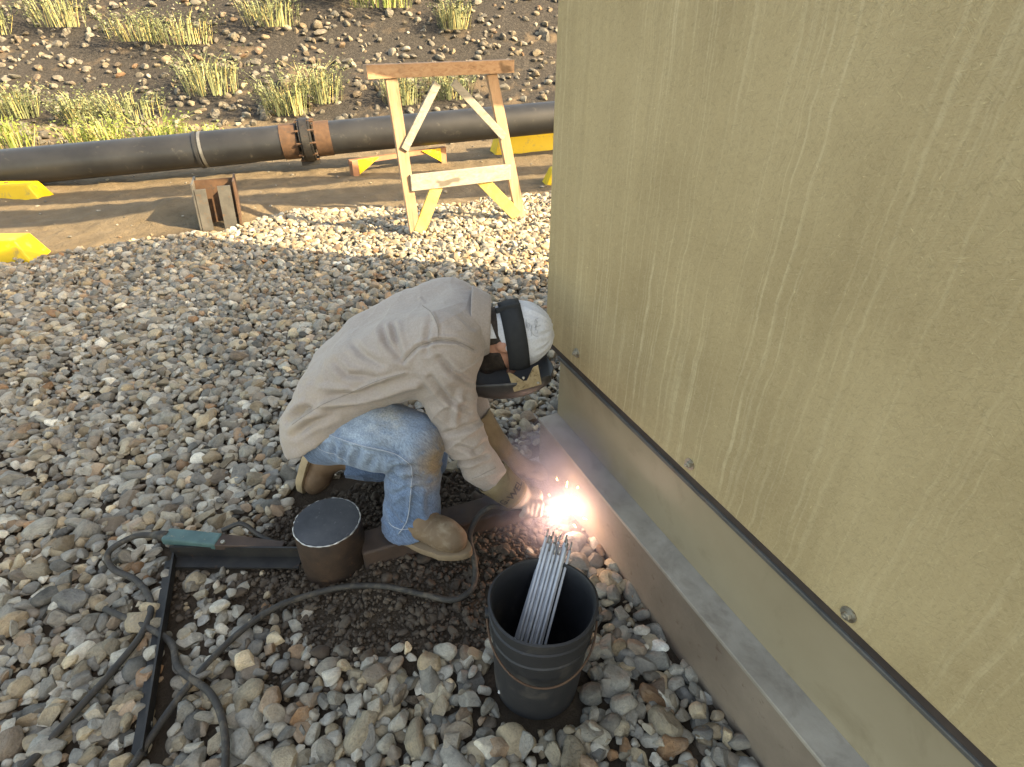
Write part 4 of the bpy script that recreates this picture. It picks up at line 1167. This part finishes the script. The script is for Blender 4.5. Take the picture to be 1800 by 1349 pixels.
place_boot(Matrix.Translation((-.715, 1.655, .285)) @ Matrix((bx_, by_, bz)).transposed().to_4x4(), M['leather_dark'], M['sole'], 'brown boot standing on its toes behind')

# ---- cap, brim, strap, hood
def cap_sdf(P):
    q = P - HC; cc = q @ c_; ff = q @ f_; ll = q @ l_
    d = ell(P, HC + c_ * .016 - f_ * .003, HAX, (.118, .110, .088))
    d = np.maximum(d, -(cc + .030 + .30 * np.clip(-ff, -.1, .1) - .10 * np.abs(ll)))
    inner = ell(P, HC + c_ * .012, HAX, (.108, .100, .078))
    return np.maximum(d, -inner)
def cap_wr(V):
    q = V - HC; cc = q @ c_; ff = q @ f_; ll = q @ l_; a = np.arctan2(ll, ff)
    fr = sstep(.02, .10, cc)
    return .0035 * np.sin(a * 17 + 60 * cc) * fr * (vnoise(a, cc * 9, .4)) + .005 * (vnoise(cc * 1.0, a * .09, .03) - .5) * fr + .0015 * np.exp(-((cc + .014) / .003) ** 2)
cap = sdf_obj('cap', cap_sdf, (-.14, 1.45, .55), (.15, 1.69, .85), .0045, M['cap'], person, wrinkle=cap_wr)
V = []; Fc = []
for i in range(25):
    a = R(-68 + 136 * i / 24)
    for j in range(5):
        k = j / 4; r0 = .107
        flare = .046 * math.cos(a * .9) * k
        V.append(HC - f_ * (r0 + .006 * k + .010 * k) * math.cos(a) + l_ * (r0 * .80 + .004 * k) * math.sin(a) + c_ * (-.050 + .018 * (1 - math.cos(a)) - flare))
for i in range(24):
    for j in range(4): Fc.append((i * 5 + j, (i + 1) * 5 + j, (i + 1) * 5 + j + 1, i * 5 + j + 1))
br = MB().add([Vector(v) for v in V], Fc).build('brim', M['cap'], cap, smooth=True)
sm = br.modifiers.new('thick', 'SOLIDIFY'); sm.thickness = .004
# smudged dark print on the cap
rr = random.Random(5); mb = MB()
def cap_pt(cc, a, off):
    Rf, Rl, Rc = .110, .088, .118
    k = math.sqrt(max(0, 1 - ((cc - .016) / Rc) ** 2))
    return Vector(HC + c_ * cc + f_ * (-.003 + (Rf * k + off) * math.cos(a)) + l_ * ((Rl * k + off) * math.sin(a)))
for i in range(10):
    a0 = R(112 + rr.uniform(-12, 12)); c0 = .055 + rr.uniform(0, .036)
    p = [cap_pt(c0 + k * rr.uniform(-.002, .006), a0 + k * R(rr.uniform(-4, 4)), .0035) for k in range(4)]
    mb.tube(p, .0006, 5)
mb.build('print', M['faint_ink'], cap)

V = []; Fc = []; nA = 40
for i in range(nA):
    t = i / (nA - 1); a = R(212 - 172 * t) if False else R(205 - 165 * t)
    shift = .012 * math.sin(t * math.pi) - .006 * t
    for j in range(4):
        cc = -.022 + shift + .066 * j / 3
        k = 0 if a > 0 else 0
        V.append(cap_pt(cc, a, .006 if t < .80 else .006 + .03 * (t - .8)))
for i in range(nA - 1):
    for j in range(3): Fc.append((i * 4 + j, (i + 1) * 4 + j, (i + 1) * 4 + j + 1, i * 4 + j + 1))
hood = None
V2 = []; F2 = []; nA2, nB2 = 34, 12
for i in range(nB2):
    s = i / (nB2 - 1); cc = -.165 + .258 * s; tp = 1 - .30 * abs(2 * s - 1) ** 3
    Rl = (.122 + .010 * math.sin(s * math.pi)) * (1 - .16 * max(0, 2 * s - 1) ** 3); Rf = .196 - .030 * (1 - s) ** 2 - .022 * s ** 3
    for j in range(nA2):
        a = R(-90 + 180 * j / (nA2 - 1))
        sq = 1 / (abs(math.cos(a)) ** 2.4 + abs(math.sin(a)) ** 2.4) ** (1 / 2.4)
        V2.append(Vector(HC + c_ * cc + f_ * (.070 + .040 * s + (Rf - .070 - .035 * s) * tp * math.cos(a) * sq) + l_ * Rl * math.sin(a) * sq))
for i in range(nB2 - 1):
    for j in range(nA2 - 1): F2.append((i * nA2 + j, i * nA2 + j + 1, (i + 1) * nA2 + j + 1, (i + 1) * nA2 + j))
cen = len(V2); V2.append(Vector(HC + c_ * .112 + f_ * .14))
for j in range(4, nA2 - 5): F2.append(((nB2 - 1) * nA2 + j, (nB2 - 1) * nA2 + j + 1, cen))
hood = MB().add(V2, F2).build('welding_hood', M['hood'], person, smooth=True)
sm = hood.modifiers.new('thick', 'SOLIDIFY'); sm.thickness = .004
hood['label'] = 'dark welding hood lowered over the face'
st_ = MB().add(V, Fc).build('head_strap', M['strap'], hood, smooth=True)
sm = st_.modifiers.new('thick', 'SOLIDIFY'); sm.thickness = .003
# buckle bar at the back of the strap
a0 = R(158); mb = MB()
mb.beam(cap_pt(-.026, a0, .012), cap_pt(.052, a0, .012), .018, .007, tuple(l_)).build('buckle', M['strap'], hood, bevel=.003)
# brass side plate and rivets
pc = Vector(hp_(.014, .085, .128)); ax1 = Vector(c_); ax2 = Vector(f_); ax3 = Vector(l_)
poly = [pc + ax1 * x + ax2 * y for x, y in ((-.042, -.030), (-.030, -.024), (-.002, .010), (.008, .010), (.036, -.030), (.052, -.034), (.050, .034), (-.038, .040))]
MB().prism(poly, ax3 * .003).build('side_plate', M['brass'], hood, bevel=.0006)
for x, y in ((.0, -.002), (.040, .026)):
    MB().tube([pc + ax1 * x + ax2 * y + ax3 * .002, pc + ax1 * x + ax2 * y + ax3 * .0065], [.0055, .0035], 10).build('rivet', M['bolt'], hood, smooth=True)
mb = MB()
kn = Vector(hp_(-.125, .095, .110))
mb.tube([kn, kn + ax3 * .012], .010, 12).build('lens_knob', M['bright'], hood, auto=40)

# ---- gloves
def glove(wrist, cuff_end, palm0, palm1, fingers, thumb, label):
    def fn(P):
        w = np.array(cuff_end) - np.array(wrist); L = np.linalg.norm(w); w = w / L
        d = seg(P, wrist, cuff_end, .059, .047)
        d = np.maximum(d, -((P - np.array(wrist)) @ w))
        inner = np.maximum(seg(P, np.array(wrist) - w * .02, cuff_end, .055, .036), (P - np.array(wrist)) @ w - .03)
        d = np.maximum(d, -inner)
        h = chain(P, [(cuff_end, .044), (palm0, .040), (palm1, .036)], .02)
        d = smin(d, h, .015)
        fg = None
        for fpts, r in fingers + [thumb]:
            q = chain(P, [(p, r * k) for p, k in zip(fpts, (1.08, 1.0, .95, .86))], .006)
            d = smin(d, q, .006)
        return d
    pts = np.array([wrist, cuff_end, palm0, palm1] + [p for fp, _ in fingers for p in fp] + list(thumb[0]))
    return fn, pts.min(0) - .07, pts.max(0) + .07
# right hand closes round the electrode holder
HA, HB = np.array((-.020, 1.376, .150)), np.array((.128, 1.428, .088))
hd = (HB - HA) / np.linalg.norm(HB - HA)
upv = np.array((-.25, .35, .9)); upv -= hd * (upv @ hd); upv /= np.linalg.norm(upv); sdv = np.cross(hd, upv)
if sdv[1] > 0: sdv = -sdv                                     # toward the camera
def around(s, ang, r): return HA + hd * s + (upv * math.cos(ang) + sdv * math.sin(ang)) * r
fing = []
for i, (s, ln) in enumerate(((.118, 1.0), (.098, 1.06), (.078, 1.0), (.060, .86))):
    fing.append(([tuple(around(s - .004, R(-10), .036)), tuple(around(s, R(55 * ln), .034)), tuple(around(s, R(118 * ln), .031)), tuple(around(s - .002, R(178 * ln), .029))], .0112))
thumb_r = ([tuple(around(.075, R(-45), .036)), tuple(around(.098, R(-85), .034)), tuple(around(.118, R(-120), .030)), tuple(around(.132, R(-140), .027))], .0118)
fn, lo, hi = glove((-.058, 1.400, .252), (.006, 1.402, .185), tuple(around(.045, R(-20), .036)), tuple(around(.105, R(-15), .036)), fing, thumb_r, '')
gr = sdf_obj('glove', fn, lo, hi, .0036, M['glove_palm'], person, it=1)
gr['label'] = 'pale leather glove gripping the electrode holder'
# tan gauntlet cuff with its printed lettering
W0, W1 = Vector((-.070, 1.400, .266)), Vector((.014, 1.402, .176)); wd = (W1 - W0).normalized()
cu = (Vector((0, -.8, .6)) - wd * wd.dot(Vector((0, -.8, .6)))).normalized(); cv = wd.cross(cu)
rows = [(0, .0605), (.004, .0625), (.03, .0605), (.07, .056), (.105, .0535), (.120, .0525), (.121, .0495)]
V = []; Fc = []; nA = 48
for s, r_ in rows:
    for k in range(nA):
        a = 2 * math.pi * k / nA
        V.append(W0 + wd * s + (cu * math.cos(a) * .98 + cv * math.sin(a)) * (r_ + .0012 * math.sin(3 * a + s * 40)))
for i in range(len(rows) - 1):
    for k in range(nA): Fc.append((i * nA + k, i * nA + (k + 1) % nA, (i + 1) * nA + (k + 1) % nA, (i + 1) * nA + k))
cf = MB().add(V, Fc).build('gauntlet_cuff', M['glove'], gr, smooth=True)
sm = cf.modifiers.new('thick', 'SOLIDIFY'); sm.thickness = .003
tx = bpy.data.curves.new('t', 'FONT'); tx.body = 'G-WEL'; tx.size = .036; tx.extrude = 0.0; tx.resolution_u = 3; tx.offset = .0006
to = bpy.data.objects.new('t', tx); COL.objects.link(to); bpy.context.view_layer.update()
tm = bpy.data.meshes.new_from_object(to.evaluated_get(bpy.context.evaluated_depsgraph_get())); bpy.data.objects.remove(to)
bmx = bmesh.new(); bmx.from_mesh(tm); bmesh.ops.subdivide_edges(bmx, edges=bmx.edges, cuts=2); bmx.to_mesh(tm); bmx.free()
co_ = np.array([v.co[:] for v in tm.vertices]); wdt = co_[:, 0].max()
sgn = 1.0 if cv.dot(Vector((.5, 0, .8))) > 0 else -1.0
for i, v in enumerate(tm.vertices):
    ang = sgn * (v.co.x - wdt / 2) / .059; s = .088 - v.co.y; r_ = .0615 - (s - .03) * .075 + .0024
    v.co = W0 + wd * s + (cu * math.cos(ang) * .98 + cv * math.sin(ang)) * (r_ + .0012 * math.sin(3 * ang + s * 40))
lt = link('lettering', tm, M['ink'], gr); 
# left hand steadies itself beyond
lf = []
for i in range(4):
    y = 1.572 + .021 * i; x0 = .055 + .010 * (1.5 - abs(i - 1.5))
    lf.append(([(x0, y, .118), (x0 + .035, y + .002 * (i - 1.5), .112), (x0 + .058, y + .003 * (i - 1.5), .090), (x0 + .066, y + .003 * (i - 1.5), .066)], .0108))
th_l = ([(.010, 1.570, .125), (.034, 1.548, .112), (.058, 1.540, .096), (.074, 1.540, .082)], .0118)
fn, lo, hi = glove((-.132, 1.628, .345), (-.055, 1.608, .220), (-.005, 1.603, .160), (.048, 1.603, .118), lf, th_l, '')
gl = sdf_obj('glove', fn, lo, hi, .0042, M['glove'], person, it=1)
gl['label'] = 'tan leather glove of the far hand resting beyond the weld'

# ================================================================== ELECTRODE HOLDER AND ARC
ARC = Vector((.182, 1.440, .062))
eh = empty('electrode_holder', Vector(HA)); tag(eh, 'electrode holder gripped in the pale glove with a burning rod', 'electrode holder')
MB().tube([Vector(HA - hd * .03), Vector(HA), Vector(HB)], [.010, .0155, .0155], 14).build('grip', M['rubber'], eh, auto=40)
MB().tube([Vector(HB), Vector(HB + hd * .035)], [.012, .008], 10).build('jaw', M['tube'], eh, auto=40)
MB().tube([Vector(HB + hd * .025), ARC + Vector((-.008, -.002, .012))], .0027, 8).build('rod', M['rod'], eh, smooth=True)

m, nt, bs = new_mat('arc_light')
em = N(nt, 'ShaderNodeEmission'); em.inputs['Color'].default_value = (.95, .93, 1.0, 1); em.inputs['Strength'].default_value = 16
nt.links.new(em.outputs[0], nt.nodes['Material Output'].inputs['Surface']); M['arc'] = m
m, nt, bs = new_mat('spark_light')
em = N(nt, 'ShaderNodeEmission'); em.inputs['Color'].default_value = (1.0, .62, .25, 1); em.inputs['Strength'].default_value = 30
nt.links.new(em.outputs[0], nt.nodes['Material Output'].inputs['Surface']); M['spark'] = m
arc = empty('welding_arc', ARC); tag(arc, 'white hot welding arc flaring at the end of the square tube', 'welding arc')
rr = random.Random(9)
bm = bmesh.new(); bmesh.ops.create_icosphere(bm, subdivisions=4, radius=1)
dirs = [(Vector((rr.gauss(0, 1), rr.gauss(0, 1), abs(rr.gauss(0, .8)))).normalized(), rr.uniform(.3, 1.1), rr.uniform(14, 40)) for _ in range(22)]
for v in bm.verts:
    n = v.co.normalized(); r_ = .0115
    for d, a, sh in dirs: r_ += .013 * a * math.exp(-sh * (1 - n.dot(d)) * 3)  # spikes and extra size put the arc's glare into the shape
    v.co = ARC + n * r_
me = bpy.data.meshes.new('m'); bm.to_mesh(me); bm.free()
link('arc_core_glare', me, M['arc'], arc)
for i in range(26):
    d = Vector((rr.gauss(.5, .8), rr.gauss(0, .8), abs(rr.gauss(.25, .5)))).normalized(); L0 = rr.uniform(.03, .15); ln = rr.uniform(.006, .022)
    MB().tube([ARC + d * L0, ARC + d * (L0 + ln)], [.0013, .0003], 5).build('spark', M['spark'], arc)
pl_ = bpy.data.lights.new('arc_lamp', 'POINT'); pl_.energy = .50; pl_.color = (1.0, .76, .80); pl_.shadow_soft_size = .02
po = bpy.data.objects.new('arc_lamp', pl_); COL.objects.link(po); po.location = ARC + Vector((-.016, -.050, .040))

# weld smoke lit by the arc; its spread and violet tint imitate bloom
bm = bmesh.new(); bmesh.ops.create_icosphere(bm, subdivisions=4, radius=1)
SMC = ARC + Vector((.02, .02, .10)); SR = Vector((.36, .32, .28))
for v in bm.verts: v.co = Vector((v.co.x * SR.x, v.co.y * SR.y, v.co.z * SR.z))
me = bpy.data.meshes.new('m'); bm.to_mesh(me); bm.free()
m = bpy.data.materials.new('smoke_bloom_volume'); m.use_nodes = True; nt = m.node_tree; nt.nodes.remove(nt.nodes['Principled BSDF'])
pv = N(nt, 'ShaderNodeVolumePrincipled'); pv.inputs['Color'].default_value = (.92, .84, 1.0, 1); pv.inputs['Anisotropy'].default_value = .1
tc = nt.nodes.new('ShaderNodeTexCoord')
mp = nt.nodes.new('ShaderNodeMapping'); mp.inputs['Scale'].default_value = (1 / SR.x, 1 / SR.y, 1 / SR.z); nt.links.new(tc.outputs['Object'], mp.inputs[0])
ln_ = N(nt, 'ShaderNodeVectorMath', operation='LENGTH'); nt.links.new(mp.outputs[0], ln_.inputs[0])
fall = N(nt, 'ShaderNodeMapRange', interpolation_type='SMOOTHSTEP'); fall.inputs['From Min'].default_value = 1.0; fall.inputs['From Max'].default_value = .1; nt.links.new(ln_.outputs['Value'], fall.inputs['Value'])
nz = N(nt, 'ShaderNodeTexNoise', Scale=9.0, Detail=3.0); nt.links.new(tc.outputs['Object'], nz.inputs['Vector'])
nf = ramp(nt, nz.outputs['Fac'], [(.35, (.25, .25, .25)), (.65, (1, 1, 1))])
far_ = N(nt, 'ShaderNodeVectorMath', operation='DISTANCE'); nt.links.new(tc.outputs['Object'], far_.inputs[0]); far_.inputs[1].default_value = (-.02, -.04, -.085)
nf = math_n(nt, 'MULTIPLY', nf, ramp(nt, far_.outputs['Value'], [(.01, (.04, .04, .04)), (.16, (1, 1, 1))]))
nt.links.new(math_n(nt, 'MULTIPLY', math_n(nt, 'MULTIPLY', fall.outputs[0], nf), 9.5), pv.inputs['Density'])
nt.links.new(pv.outputs[0], nt.nodes['Material Output'].inputs['Volume'])
smo = link('smoke_and_bloom', me, m); smo.location = SMC
tag(smo, 'thin weld smoke around the arc, also shaped as its bloom', 'smoke', kind='stuff')
